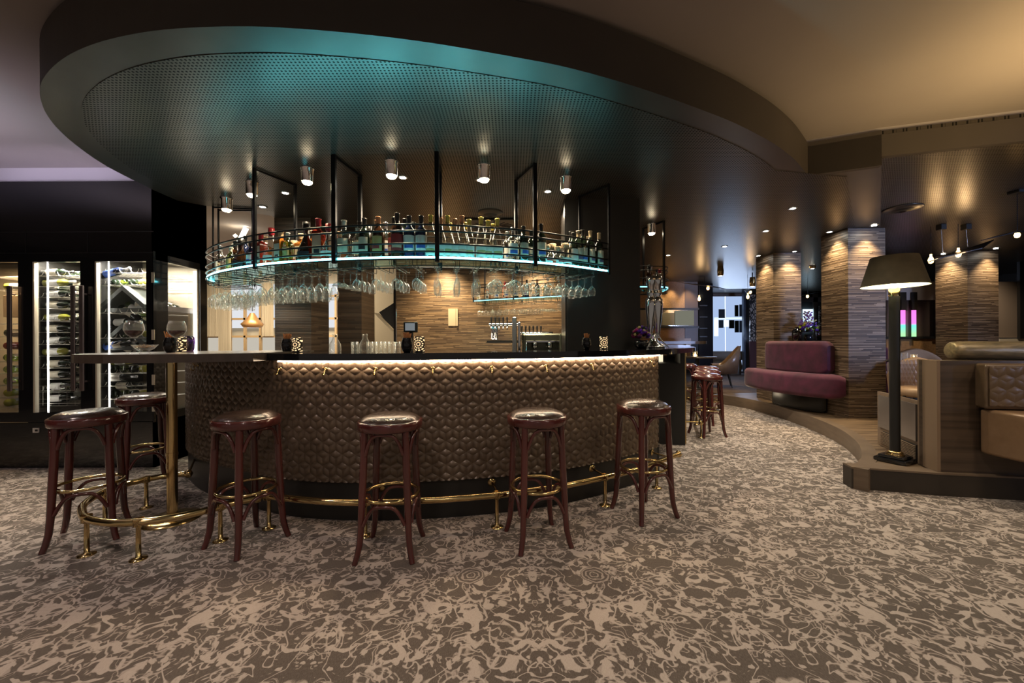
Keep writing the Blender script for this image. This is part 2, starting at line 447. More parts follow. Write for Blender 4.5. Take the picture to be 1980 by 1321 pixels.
def band(mb, cur, z0, z1, t, q0=0, q1=None, mat=0, step=.05, off=0.0):
    # a solid wall following the curve: outer face at off, inner face at off + t
    a, b = cur.line(off, q0, q1, step), cur.line(off + t, q0, q1, step)
    poly = a + b[::-1]
    n = len(a)
    A0, A1 = [v3(p, z0) for p in a], [v3(p, z1) for p in a]; B0, B1 = [v3(p, z0) for p in b], [v3(p, z1) for p in b]
    mb.strip(A0, A1, True, mat); mb.strip(B1, B0, True, mat); mb.strip(A1, B1, False, mat); mb.strip(B0, A0, False, mat)
    mb.add([A0[0], A1[0], B1[0], B0[0]], [(0, 1, 2, 3)], False, mat); mb.add([A0[-1], B0[-1], B1[-1], A1[-1]], [(0, 1, 2, 3)], False, mat)
    return mb

# ------------------------------------------------------------------ the setting
struct('floor', MB().add([(-9, -4, 0), (12, -4, 0), (12, 14, 0), (-9, 14, 0)], [(0, 1, 2, 3)]), M['carpet'])
disc = [(2.673, 3.588), (2.313, 3.259), (1.976, 3.001), (1.663, 2.80), (1.407, 2.653), (.981, 2.44), (.624, 2.279), (.314, 2.16), (.035, 2.08),
        (-.42, 1.97), (-.808, 1.904), (-1.147, 1.87), (-1.403, 1.868), (-1.679, 1.888), (-1.955, 1.941), (-2.184, 2.012), (-2.388, 2.10), (-2.595, 2.215),
        (-2.746, 2.322), (-2.882, 2.446), (-3.009, 2.585), (-3.133, 2.76), (-3.241, 2.96), (-3.335, 3.185), (-3.39, 3.37), (-3.43, 3.62), (-3.462, 3.86)]
back = [(-3.47, 4.15), (-3.30, 4.30), (-2.80, 4.66), (-2.80, 5.2), (-2.3, 6.2), (-2.3, 12.9), (11.9, 12.9), (3.15, 3.384)]
DC = Curve(disc)
rim = [tuple(p) for p in DC.line(0, step=.06)]
mb = MB().prism(rim + back, 2.70, 2.995, top=False)
struct('ceiling_soffit', mb, [M['soffit']])
for o in [bpy.data.objects['ceiling_soffit']]:
    o.data.materials.append(M['fascia'])
    for p in o.data.polygons:
        if abs(p.normal.z) < .5: p.material_index = 1; p.use_smooth = False
inner = [tuple(p) for p in DC.line(-.17, .35, DC.len - .3, .06)] + [(-3.2, 4.1), (-2.7, 4.5), (-2.2, 5.2), (-2.2, 12.8), (11.4, 12.8), (3.05, 3.62)]
struct('ceiling_perforated', MB().prism(inner, 2.697, 2.699), M['perf'])
# upper ceiling, higher ceiling over the raised lounge, reveal and fascia on the right
struct('ceiling', MB().add([(-9, -4, 3.03), (12, -4, 3.03), (12, 13, 3.03), (-9, 13, 3.03)], [(3, 2, 1, 0)]), M['ceil'])
rf = [(2.673, 3.588), (3.15, 3.384), (4.03, 3.13), (6.0, 2.72), (9.5, 2.25)]
cB = [(3.152, 3.386), (4.03, 3.135), (6.0, 2.725), (9.5, 2.255), (12, 2.2), (12, 12.9), (11.9, 12.9)]
struct('ceiling_lounge', MB().prism(cB, 2.775, 2.99), M['perf'])
mb = MB()
for (a, b, z0) in zip(rf[:-1], rf[1:], [2.70, 2.775, 2.775, 2.775]):
    mb.prism([a, b, (b[0] + .02, b[1] + .05), (a[0] + .02, a[1] + .05)], z0 - .002, 2.96)
struct('trim_fascia', mb, M['fascia'])
mb = MB()
for a, b in zip(rf[:-1], rf[1:]): mb.prism([(a[0], a[1] + .03), (b[0], b[1] + .03), (b[0] + .02, b[1] + .1), (a[0] + .02, a[1] + .1)], 2.96, 3.03)
struct('trim_cove', mb, M['wallpale'])
struct('wall_left_upper', MB().box((-6.2, 4.15, 2.9), (5.5, .1, .3)), M['wallpale'])
struct('wall_left', MB().box((-9, 4, 1.5), (.1, 16, 3.06)), M['darkwall'])
struct('wall_right', MB().box((12, 5, 1.5), (.1, 18, 3.06)), M['darkwall'])
struct('wall_far', MB().box((5.3, 12.95, 1.5), (13.4, .1, 3.06)), M['darkwall'])

# raised platform of the lounge
edge = [(2.77, 3.256), (2.973, 3.423), (3.134, 3.576), (3.39, 3.89), (3.60, 4.22), (3.80, 4.615), (3.98, 5.15), (4.12, 5.8), (4.20, 6.5),
        (4.17, 7.1), (3.98, 7.6), (3.55, 8.2), (2.8, 8.9), (1.5, 9.6), (-.5, 10.1)]
EC = Curve(edge)
front = [(9.5, 2.2), (6.0, 2.60), (3.84, 2.99), (3.31, 3.09)]
el = [tuple(p) for p in EC.line(0, step=.08)]
deckpoly = front + el + [(-.5, 12.9), (11.9, 12.9), (11.9, 2.2)]
struct('floor_platform', MB().prism(deckpoly, .0, .172, sides=False), M['deck'])
mb = MB(); band(mb, EC, .0, .178, -.105, step=.06); struct('trim_platform_curve', mb, M['trimwood'])
mb = MB(); fl = [(2.765, 3.25)] + front[::-1]
for a, b in zip(fl[:-1], fl[1:]): mb.prism([a, b, (b[0] + .03, b[1] + .12), (a[0] + .03, a[1] + .12)], .0, .165)
struct('trim_platform_front', mb, M['riser'])
mb = MB()
for a, b in zip(fl[:-1], fl[1:]): mb.prism([(a[0], a[1] - .004), (b[0], b[1] - .004), (b[0] + .03, b[1] + .12), (a[0] + .03, a[1] + .12)], .165, .178)
mb.prism([(2.764, 3.2505), (3.31, 3.0885), (3.32, 3.16), (3.12, 3.32), (2.975, 3.42)], .165, .1785)
struct('trim_platform_nosing', mb, M['trimwood'])
# far part of the lounge floor is carpeted
struct('floor_lounge_carpet', MB().prism([(3.2, 8.6), (4.1, 7.9), (9.5, 7.9), (11.8, 12.8), (3.2, 12.8)], .172, .176), M['floorfar'])

# columns clad in thin strips of wood
def column(x0, x1, y0, y1, z0, z1, label):
    t = MB().box(((x0 + x1) / 2, (y0 + y1) / 2, (z0 + z1) / 2), (x1 - x0, y1 - y0, z1 - z0)).build('column', M['column'])
    return tag(t, label, 'column', None, 'structure')
column(4.47, 4.965, 5.29, 5.75, .172, 2.70, 'wide wood-clad column nearest the floor lamp')
column(4.45, 4.92, 6.77, 7.25, .172, 2.70, 'wood-clad column standing behind the left end of the plum sofa')
column(7.98, 8.52, 6.97, 7.5, .172, 2.775, 'wood-clad column behind the leather booth')

# ------------------------------------------------------------------ the bar
K = Curve([(-3.0, 4.75), (-3.10, 4.4), (-3.115, 4.05), (-3.04, 3.74), (-2.76, 3.44), (-2.42, 3.195), (-1.85, 2.905), (-1.554, 2.79), (-1.236, 2.729), (-.874, 2.715),
           (-.54, 2.742), (-.274, 2.785), (.05, 2.862), (.39, 2.985), (.73, 3.17), (1.08, 3.41), (1.301, 3.588)])
bar = thing('bar', 'curved bar front quilted in bronze leather cubes above a dark toe kick', 'bar', (-.87, 3.0, 0))
OFF = Vector((.87, -3.0, 0))
def barpart(mb, name, m, parent=bar):
    o = mb.build(name, m, parent); o.location = (.87, -3.0, 0); return o
mb = MB(); band(mb, K, .0, .262, .25); barpart(mb, 'toe_kick', M['kick'])
mb = MB(); band(mb, K, .262, 1.095, .25); barpart(mb, 'wall_core', M['darkwall'])
# quilted panel: a relief of tumbling blocks, real geometry
def cubes(cur, off, z0, z1, a=.054, q0=0.0, q1=None, puff=.009, groove=.0):
    mb = MB(); q1 = cur.len if q1 is None else q1
    W = a * math.sqrt(3); rows = int((z1 - z0) / (1.5 * a)) + 3; cols = int((q1 - q0) / W) + 2
    def put(u, z, d):
        p = cur.at(min(max(q0 + u, q0), q1), off - d); return (p.x, p.y, min(max(z0 + z, z0), z1))
    n = 4
    for r in range(-1, rows):
        for c in range(-1, cols):
            cx = c * W + (W / 2 if r % 2 else 0); cz = r * 1.5 * a
            hx = [Vector((cx + a * math.cos(PI / 6 + k * PI / 3), cz + a * math.sin(PI / 6 + k * PI / 3))) for k in range(6)]
            cen = Vector((cx, cz))
            for k in (0, 2, 4):
                q = [cen, hx[k], hx[(k + 1) % 6], hx[(k + 2) % 6]]
                if max(v.y for v in q) < 0 or min(v.y for v in q) > z1 - z0 or max(v.x for v in q) < 0 or min(v.x for v in q) > q1 - q0: continue
                tilt = (0.0, .5, 1.0)[k // 2]
                vs = []
                for i in range(n + 1):
                    for j in range(n + 1):
                        u, v = i / n, j / n
                        p = q[0] * (1 - u) * (1 - v) + q[1] * u * (1 - v) + q[2] * u * v + q[3] * (1 - u) * v
                        hgt = .0022 * (2 - (u + v))   # centre nearest, far corner deepest
                        vs.append(put(p.x, p.y, hgt + puff * (4 * u * (1 - u) * 4 * v * (1 - v)) ** .35))
                mb.add(vs, [[i * (n + 1) + j, (i + 1) * (n + 1) + j, (i + 1) * (n + 1) + j + 1, i * (n + 1) + j + 1] for i in range(n) for j in range(n)], True)
    return mb
barpart(cubes(K, -.008, .262, 1.097), 'quilted_panel', M['quilt'])
# dark end panel beside the service gap
e = K.at(K.len); barpart(MB().prism([(1.285, 3.585), (1.325, 3.60), (1.12, 3.93), (1.08, 3.90)], 0, 1.10), 'end_panel', M['blackm'])
# warm strip tucked under the counter edge
mb = MB(); band(mb, K, 1.082, 1.094, -.012, K.q_px(548), K.len - .02, off=-.035); barpart(mb, 'light_strip', M['ledwarm'])
# counter: one continuous black top that runs on over the gap to the right-hand bar
KC = Curve([tuple(p) for p in K.line(0, K.q_px(505), None, .25)] + [(1.62, 3.98), (1.86, 4.35), (2.0, 4.70), (2.16, 5.15), (2.45, 5.8), (2.70, 6.4), (2.85, 7.2)])
mb = MB(); band(mb, KC, 1.097, 1.143, .52, off=-.13, step=.06)
tag(mb.build('bar_counter', M['counter']), 'long black polished counter top running round the bar', 'counter')
# coat hooks under the counter
hk = MB(); hk.tube([(0, 0, 0), (0, -.012, 0), (0, -.022, -.012), (0, -.024, -.03), (0, -.034, -.042), (0, -.046, -.036), (0, -.05, -.022)], .0042, 6)
hk.lathe([(0, 0), (.013, 0), (.013, .004), (.009, .007), (0, .007)], 14, M=Matrix.Rotation(PI / 2, 4, 'X'))
hk.tube([(0, -.02, 0), (0, -.032, .006), (0, -.036, .016)], .004, 6)
hook = tag(hk.build('coat_hook', M['brass']), cat='hook')
hpx = [384, 543, 630, 726, 838, 950, 1054, 1143, 1256]
for i, px in enumerate(hpx):
    q = K.q_px(px, -.02); p = K.at(q, -.022); nn = K.nrm(q)
    rz = math.atan2(nn.y, nn.x) - PI / 2
    lab = 'brass coat hook on the bar front, %s' % ['at its far left under the wooden high table', 'just right of where the wooden high table ends', 'above the stool right of the brass pole',
          'above the left side of the third stool', 'between the third and fourth stools, nearer the third', 'above the left side of the fourth stool', 'right of the fourth stool',
          'left of the fifth stool seat', 'at the right-hand end by the service gap'][i]
    place(hook, (p.x, p.y, 1.035), rz, lab, 'coat hooks along the bar front')

# right-hand bar beyond the service gap
rb = thing('side_bar', 'black-sided right-hand bar beyond the service gap', 'bar', (1.85, 4.65, 0))
def sub(mb, name, m, parent):
    o = mb.build(name, m, parent); l = parent.location; o.matrix_parent_inverse = Matrix.Translation(-Vector(l)); return o
RB = Curve([(2.0, 4.61), (2.16, 5.15), (2.45, 5.8), (2.70, 6.4), (2.85, 7.2)])
mb = MB(); band(mb, RB, 0, .95, .28); sub(mb, 'body', M['blackm'], rb)
mb = MB(); band(mb, RB, .95, 1.096, .05); sub(mb, 'upper_panel', M['blackm'], rb)
mb = MB(); band(mb, RB, .02, 1.08, -.012, 0, .03); sub(mb, 'edge_strip', M['brassd'], rb)
mb = MB(); band(mb, RB, 1.084, 1.094, -.01, .1, off=-.03); sub(mb, 'light_strip', M['ledwarm'], rb)
# glowing back panel put in for the bright glassware seen under the counter
nc = thing('glass_niche', 'lit niche of glassware showing under the counter in the service gap', 'niche', (1.7, 4.9, .95))
sub(MB().box((1.66, 5.05, 1.02), (.5, .02, .15)), 'glow_back', emis('niche_glow', (1, .86, .6), .55), nc)
sub(MB().box((1.62, 4.9, .945), (.36, .3, .012)), 'shelf', M['blackm'], nc)

# high wooden table with a rounded end, joined to the left of the bar
TBz = 1.150
tc = Vector((-2.42, 2.86)); poly = []
for k in range(25):
    a = -PI / 2 - k * PI / 24 + .12; poly.append((tc.x + .5 * math.cos(a), tc.y + .5 * math.sin(a)))
poly = [(-1.66, 2.555), (-1.95, 2.44), (-2.16, 2.385)] + poly[1:] + [(-2.1, 3.50), (-1.7, 3.42), (-1.62, 3.2)]
ht = thing('high_table', 'dark wooden high table with rounded end and brass pole left of the bar', 'table', (-2.36, 2.76, 0))
mb = MB().prism(poly, TBz - .052, TBz); sub(mb, 'tabletop', M['tabletop'], ht)
mb = MB().lathe([(.031, .02), (.031, TBz - .05)], 24, (-2.36, 2.76, 0)); mb.lathe([(.034, .44), (.034, .46)], 24, (-2.36, 2.76, 0)); sub(mb, 'pole', M['brass'], ht)
mb = MB().lathe([(.175, 0), (.175, .006), (.12, .016), (.05, .022), (.045, .035), (.031, .04)], 36, (-2.36, 2.76, 0)); sub(mb, 'base_plate', M['brassd'], ht)

# brass foot rail along the bar and round the high table
def rail(name, pts2, z, label, posts, brackets=(), ends=True, r=.021):
    cur = Curve(pts2)
    t = thing(name, label, 'foot rail', (pts2[0][0], pts2[0][1], 0))
    mb = MB().tube([v3(p, z) for p in cur.line(0, step=.04)], r, 12)
    if ends:
        for p in (cur.at(0), cur.at(cur.len)): mb.lathe([(0, -.03), (.018, -.026), (.03, 0), (.018, .026), (0, .03)], 12, (p.x, p.y, z))
    sub(mb, 'tube', M['brass'], t)
    for (x, y) in posts:
        m2 = MB().lathe([(.042, 0), (.042, .006), (.022, .01), (.013, .016), (.0115, z - .03), (.016, z - .022), (.026, z - .02), (.026, z + .02)], 14, (x, y, 0))
        sub(m2, 'post', M['brass'], t)
    for (a, b, za, zb) in brackets:
        m2 = MB().tube([v3(a, za), v3(b, zb)], .008, 8); d = (v3(b, zb) - v3(a, za)).normalized()
        m2.lathe([(0, 0), (.03, 0), (.03, -.006), (.0, -.01)], 18, v3(b, zb), M=d.to_track_quat('Z', 'Y').to_matrix().to_4x4())
        sub(m2, 'wall_bracket', M['brass'], t)
    return t
r1 = [(1.47, 3.53), (1.317, 3.395), (1.15, 3.26), (.93, 3.09), (.682, 2.94), (.363, 2.775), (.13, 2.69), (-.104, 2.61), (-.498, 2.535), (-.933, 2.500), (-1.2, 2.52), (-1.46, 2.575), (-1.62, 2.62)]
def kb(px, z=.225): q = K.q_px(px); p = K.at(q, 0); return p, q
br = []
for px, rx in ((950, 961), (1141, 1170), (1260, 1289), (736, 706)):
    p, q = kb(px); c2 = Curve(r1); best = min(c2.p, key=lambda v: (v - p).length); br.append((best, p, .21, .225))
rail('foot_rail', r1, .21, 'brass foot rail curving along the front of the bar', [(-.927, 2.50), (-.105, 2.61), (.682, 2.944), (1.19, 3.292), (-1.60, 2.612)], br)
r2 = [(-1.655, 2.585), (-1.76, 2.50), (-1.84, 2.395), (-1.97, 2.29), (-2.095, 2.245), (-2.255, 2.235), (-2.44, 2.285), (-2.58, 2.385), (-2.69, 2.50), (-2.765, 2.66), (-2.775, 2.81), (-2.72, 2.935), (-2.62, 3.03), (-2.50, 3.07)]
p, q = kb(392)
rail('table_foot_rail', r2, .21, 'brass foot rail looping round the pole of the high table', [(-2.455, 2.293), (-2.11, 2.243), (-2.765, 2.70), (-2.71, 2.945), (-1.80, 2.45)], [(Vector((-2.50, 3.07)), p, .21, .235)])
r3 = [(2.30, 4.86), (2.42, 5.1), (2.6, 5.6), (2.85, 6.2), (3.05, 6.9)]
rail('side_foot_rail', r3, .21, 'brass foot rail beside the right-hand bar under the far stools', [(2.36, 4.98), (2.66, 5.75), (2.95, 6.5)], [(Vector((2.34, 4.93)), Vector((2.09, 4.93)), .21, .21)])

# ------------------------------------------------------------------ bar stools
def make_stool(label, seatmat):
    t = thing('bar_stool', label, 'stool')
    H = .765
    MB().lathe([(.150, H - .052), (.177, H - .052), (.183, H - .042), (.183, H - .006), (.177, H), (.150, H)], 40).build('seat_ring', M['stoolwood'], t)
    MB().lathe([(.0, H + .036), (.06, H + .035), (.12, H + .029), (.152, H + .017), (.168, H + .002), (.171, H - .006), (.16, H - .012)], 40).build('seat_cushion', seatmat, t)
    def rad(z):
        pts = [(0, .222), (.04, .207), (.10, .192), (.20, .183), (.35, .176), (.5, .168), (.735, .158)]
        for (a, ra), (b, rb_) in zip(pts[:-1], pts[1:]):
            if a <= z <= b: return ra + (rb_ - ra) * (z - a) / (b - a)
        return .158
    for k in range(4):
        a = PI / 4 + k * PI / 2
        zs = [0, .02, .04, .07, .10, .15, .2, .3, .4, .5, .6, .735]
        MB().tube([(rad(z) * math.cos(a), rad(z) * math.sin(a), z) for z in zs], [.016, .0163, .0168, .0175, .018, .0185, .019, .020, .021, .021, .0205, .0205], 10).build('leg', M['stoolwood'], t)
    def arch(z0, z1, a0, a1, r_, ins):
        pts = []
        for i in range(17):
            u = i / 16; s_ = 2 * u - 1
            aa = a0 + (a1 - a0) * (.5 + .5 * math.copysign(abs(s_) ** .8, s_) * .96)
            z = z0 + (z1 - z0) * (1 - abs(s_) ** 2.8)
            rr = rad(min(z, .73)) - ins * (1 - abs(s_) ** 3)
            pts.append((rr * math.cos(aa), rr * math.sin(aa), z))
        return MB().tube(pts, r_, 8)
    for k in range(4):
        a = PI / 4 + k * PI / 2
        arch(.59, .706, a + .09, a + PI / 2 - .09, .0105, .0).build('arch_brace', M['stoolwood'], t)
        arch(.205, .312, a + .09, a + PI / 2 - .09, .0105, .018).build('arch_brace', M['stoolwood'], t)
    MB().tube([(.157 * math.cos(2 * PI * i / 40), .157 * math.sin(2 * PI * i / 40), .335) for i in range(40)], .0095, 8, True).build('brass_ring', M['brass'], t)
    return t
stool = make_stool('bar stool', M['stoolseat'])
sg = 'bentwood stools around the bar front'
for (x, y, a, lab) in [(-2.68, 2.52, 33, 'dark red bentwood bar stool left of the high table, in front of the wine cabinets'),
                       (-1.62, 2.43, 65.5, 'dark red bentwood stool standing right of the high table pole, second in front'),
                       (-.715, 2.335, 2, 'dark red bentwood bar stool at the middle of the quilted bar, third from left'),
                       (.15, 2.45, 16, 'dark red bentwood bar stool right of the middle, fourth along the bar front'),
                       (.925, 2.815, 23, 'dark red bentwood bar stool at the right end of the quilted bar front')]:
    place(stool, (x, y, 0), math.radians(a), lab, sg)
place(stool, (-3.10, 3.36, 0), math.radians(50), 'dark red bentwood bar stool behind the brass table pole', sg)
stoolr = make_stool('stool', M['stoolred'])
for i, (x, y, a, lab) in enumerate([(2.50, 5.12, 10, 'oxblood leather stool nearest in the row by the right-hand bar'), (2.86, 5.85, 40, 'oxblood leather stool second in the row by the right-hand bar'),
                       (3.20, 6.55, 20, 'oxblood leather stool third in the row by the right-hand bar'), (3.22, 7.35, 60, 'oxblood leather stool farthest in the row by the right-hand bar')]):
    place(stoolr, (x, y, 0), math.radians(a), lab, 'stools by the right-hand bar')

# ------------------------------------------------------------------ bottle kinds (each built once, then copied)
def bottle(name, kind, body, cap, labm, h=.30, r=.038, label=True, text=None, second=None):
    prof = {'wine': [(0, 0), (.9, .0), (1, .02), (1, .62), (.86, .70), (.40, .78), (.36, .84), (.36, .97), (.40, .975), (.40, 1)],
            'slope': [(0, 0), (.92, 0), (1, .02), (1, .38), (.93, .48), (.62, .62), (.40, .74), (.34, .80), (.34, .97), (.38, .975), (.38, 1)],
            'spirit': [(0, 0), (.94, 0), (1, .02), (1, .60), (.90, .67), (.45, .74), (.34, .78), (.34, .98), (.38, .985), (.38, 1)],
            'square': [(0, 0), (.96, 0), (1, .02), (1, .66), (.92, .70), (.42, .74), (.36, .77), (.36, .98), (.38, 1)],
            'jar': [(0, 0), (.85, 0), (1, .06), (1, .40), (.80, .55), (.36, .62), (.33, .68), (.33, .80), (.55, .82), (.55, .84)],
            'bell': [(0, 0), (.9, 0), (1, .03), (.95, .30), (.55, .50), (.36, .62), (.33, .7), (.33, 1)]}[kind]
    seg = 4 if kind == 'square' else 16
    mb = MB().lathe([(a * r, b * h) for a, b in prof], seg, a0=PI / 4 if seg == 4 else 0, a1=2 * PI + (PI / 4 if seg == 4 else 0), smooth=seg != 4)
    o = mb.build(name, body)
    if kind == 'jar': cm = MB().lathe([(.5 * r, .80 * h), (.52 * r, .82 * h), (.60 * r, .98 * h), (.5 * r, h), (0, h)], 14)
    elif kind == 'bell': cm = MB().lathe([(.35 * r, .80 * h), (.42 * r, .85 * h), (.42 * r, 1.0 * h), (0, 1.005 * h)], 12)
    else: cm = MB().lathe([(.37 * r, .83 * h), (.38 * r, .84 * h), (.38 * r, .97 * h), (.43 * r, .975 * h), (.43 * r, 1.0 * h), (0, 1.004 * h)], 12)
    cm.build('cap', cap, o)
    if label:
        z0, z1 = {'wine': (.16, .52), 'slope': (.05, .34), 'spirit': (.16, .52), 'square': (.1, .6), 'jar': (.1, .34), 'bell': (.1, .24)}[kind]
        if seg == 4: lm = MB().box((0, -r * .712, (z0 + z1) / 2 * h), (r * 1.2, .002, (z1 - z0) * h))
        else: lm = MB().lathe([(r * 1.015, z0 * h), (r * 1.015, z1 * h)], 14, a0=-PI / 2 - 1.25, a1=-PI / 2 + 1.25)
        lb = lm.build('label', labm, o)
        if second is not None:
            m2 = MB().lathe([(r * 1.03, (z0 + .06) * h), (r * 1.03, (z0 + .16) * h)], 12, a0=-PI / 2 - .8, a1=-PI / 2 + .8) if seg != 4 else MB().box((0, -r * .73, (z0 + .12) * h), (r * .8, .002, .1 * h))
            m2.build('label_print', second, lb)
    return o
M['g_clear'] = glassy('bottle_clear_glass', (.93, .92, .86), .05, .8)
M['g_amber'] = noisy('bottle_amber', (.20, .065, .010), (.32, .12, .02), 20, .08, 0, 0, .6)
M['g_red'] = noisy('bottle_red_liqueur', (.22, .012, .006), (.34, .03, .012), 20, .08, 0, 0, .6)
M['g_dark'] = pm('bottle_dark_green', (.008, .014, .008), .06, 0, .6)
M['g_brown'] = pm('bottle_brown', (.030, .012, .005), .06, 0, .6)
M['g_green'] = glassy('bottle_green_glass', (.55, .72, .22), .08, .8)
M['g_yellow'] = pm('bottle_yellow_wine', (.42, .42, .06), .08, 0, .6)
M['g_blue'] = pm('bottle_dark_blue', (.008, .014, .045), .08, 0, .6)
M['gold'] = pm('gold_foil', (.62, .50, .12), .32, .7)
M['capred'] = pm('red_cap', (.36, .02, .03), .35)
M['capblack'] = pm('black_cap', (.012, .012, .012), .3)
M['capwhite'] = pm('white_cap', (.68, .66, .58), .45)
M['cork'] = pm('pale_cork', (.55, .42, .26), .7)
M['copper'] = pm('copper_foil', (.55, .26, .13), .35, .6)
M['silver'] = pm('silver_cap', (.6, .6, .62), .25, .9)
M['lcream'] = pm('cream_label', (.58, .52, .40), .6)
M['lred'] = pm('red_label', (.28, .03, .03), .6)
M['lblue'] = pm('blue_print', (.05, .12, .45), .6)
M['lviolet'] = pm('violet_print', (.10, .07, .14), .6)
M['lgold'] = pm('ochre_label', (.45, .36, .14), .6)
M['lblack'] = pm('black_print', (.015, .015, .02), .6)
M['lpeach'] = pm('peach_label', (.62, .38, .26), .6)
BK = {}
def bk(key, desc, *a, **k):
    o = bottle('bottle', *a, **k); BK[key] = (o, desc, a[0], k.get('h', .3)); tag(o, desc, 'bottle')
bk('gold', 'clear bottle with gold foil neck and white label', 'slope', M['g_clear'], M['gold'], M['white'], h=.345, r=.041, second=M['lgold'])
bk('cgold', 'clear bottle with copper foil neck and white label', 'slope', M['g_clear'], M['copper'], M['white'], h=.33, r=.041, second=M['lpeach'])
bk('dark', 'dark green bottle with black cap', 'spirit', M['g_dark'], M['capblack'], M['lcream'], h=.31, r=.041, second=M['lblack'])
bk('darkred', 'dark bottle with red label', 'spirit', M['g_brown'], M['capblack'], M['lred'], h=.31, r=.044, second=M['lpeach'])
bk('darkb', 'dark bottle with small white label', 'spirit', M['g_blue'], M['capblack'], M['white'], h=.31, r=.040, second=M['lblue'])
bk('peach', 'dark bottle with copper neck and ochre label', 'spirit', M['g_brown'], M['copper'], M['lgold'], h=.31, r=.043, second=M['lred'])
bk('amber', 'amber spirit bottle with cork stopper', 'square', M['g_amber'], M['cork'], M['lcream'], h=.26, r=.048, second=M['lblack'])
bk('red', 'bottle of red liqueur with red neck', 'square', M['g_red'], M['capred'], M['lpeach'], h=.31, r=.050, second=M['lblack'])
bk('redneck', 'clear round bottle with dark red cap', 'bell', M['g_clear'], M['capred'], M['white'], h=.27, r=.055)
bk('clear', 'clear bottle with silver cap and white label', 'spirit', M['g_clear'], M['silver'], M['white'], h=.30, r=.040, second=M['lblue'])
bk('white', 'clear bottle with white cap and broad cream label', 'spirit', M['g_clear'], M['capwhite'], M['lcream'], h=.31, r=.046)
bk('bell', 'broad bell-shaped decanter bottle', 'bell', M['g_brown'], M['capblack'], M['lblack'], h=.29, r=.062)
bk('jar', 'squat clear bottle with round glass stopper', 'jar', M['g_clear'], M['cork'], M['white'], h=.19, r=.052, second=M['lred'])
bk('green', 'green glass bottle with pale cap', 'spirit', M['g_green'], M['capwhite'], M['lgold'], h=.25, r=.036)
bk('cream', 'slim bottle with tall cream label and cork', 'wine', M['g_dark'], M['cork'], M['lcream'], h=.30, r=.037, second=M['lviolet'])
bk('wineb', 'dark wine bottle with cream label', 'wine', M['g_dark'], M['capblack'], M['lcream'], h=.31, r=.038, second=M['lblue'])
bk('winered', 'tall dark wine bottle', 'wine', M['g_dark'], M['capblack'], M['white'], h=.32, r=.037)

# ------------------------------------------------------------------ hanging rack over the bar front
SZ = 1.88
F = Curve([(-3.22, 4.55), (-3.20, 4.28), (-3.08, 4.02), (-2.784, 3.745), (-2.47, 3.545), (-2.156, 3.385), (-1.84, 3.27), (-1.44, 3.175), (-.967, 3.118), (-.584, 3.125),
           (-.204, 3.20), (.176, 3.325), (.509, 3.50), (.715, 3.63), (.906, 3.765)])
DEP = .36
rack = thing('hanging_rack', 'long curved black hanging rack with a glass shelf and cyan edge light over the bar', 'rack', (-.9, 3.3, SZ))
mb = MB(); band(mb, F, SZ - .006, SZ + .006, DEP - .01, off=.006); sub(mb, 'glass_shelf', M['shelfglass'], rack)
mb = MB(); band(mb, F, SZ - .007, SZ + .007, .006, F.q_px(415), F.len, off=-.001); sub(mb, 'led_edge', M['ledcyan'], rack)
mb = MB()
for off in (-.004, DEP + .004): mb.tube([v3(p, SZ - .016) for p in F.line(off, step=.06)], .006, 6)
sub(mb, 'shelf_frame', M['iron'], rack)
for z in (1.925, 1.985, 2.085, 2.135):
    sub(MB().tube([v3(p, z) for p in F.line(-.004, step=.06)], .0075, 6), 'guard_rail', M['iron'], rack)
for z in (1.985, 2.135):
    sub(MB().tube([v3(p, z) for p in F.line(DEP + .004, step=.06)], .0055, 6), 'guard_rail', M['iron'], rack)
for px, w_ in ((401, .010), (417, .010), (497, .016), (648, .020), (845, .018), (1035, .018), (1178, .012)):
    q = F.q_px(px) if px > 402 else .15; a, b = F.at(q, -.020), F.at(q, DEP + .004)
    mb = MB(); d = F.nrm(q); rz = math.atan2(d.y, d.x) - PI / 2
    mb.box((a.x, a.y, (SZ + 2.70) / 2 - .02), (w_ * 1.9, w_ * 1.4, 2.70 - SZ + .04), rz, bev=.003)
    mb.box((b.x, b.y, (SZ + 2.70) / 2 - .02), (w_ * 1.7, w_ * 1.4, 2.70 - SZ + .04), rz, bev=.003)
    mb.box(((a.x + b.x) / 2, (a.y + b.y) / 2, 2.685), (w_, (a - b).length, .016), rz)
    sub(mb, 'hanger_frame', M['iron'], rack)
slots = []
qs = F.q_px(403) - .03; k = 0
q = .12
while q < F.len - .08:
    slots.append(q); q += .155 if q < F.len * .42 else .165
for q in slots:
    mb = MB(); d = F.nrm(q); t_ = Vector((d.y, -d.x))
    for s_ in (-.017, .017):
        a, b = F.at(q, .0) + t_ * s_, F.at(q, DEP) + t_ * s_
        mb.tube([v3(a, SZ - .016), v3(a, SZ - .055), v3(a.lerp(b, .02), SZ - .065), v3(a.lerp(b, .98), SZ - .065), v3(b, SZ - .055), v3(b, SZ - .016)], .0026, 5)
    sub(mb, 'glass_hanger', M['iron'], rack)

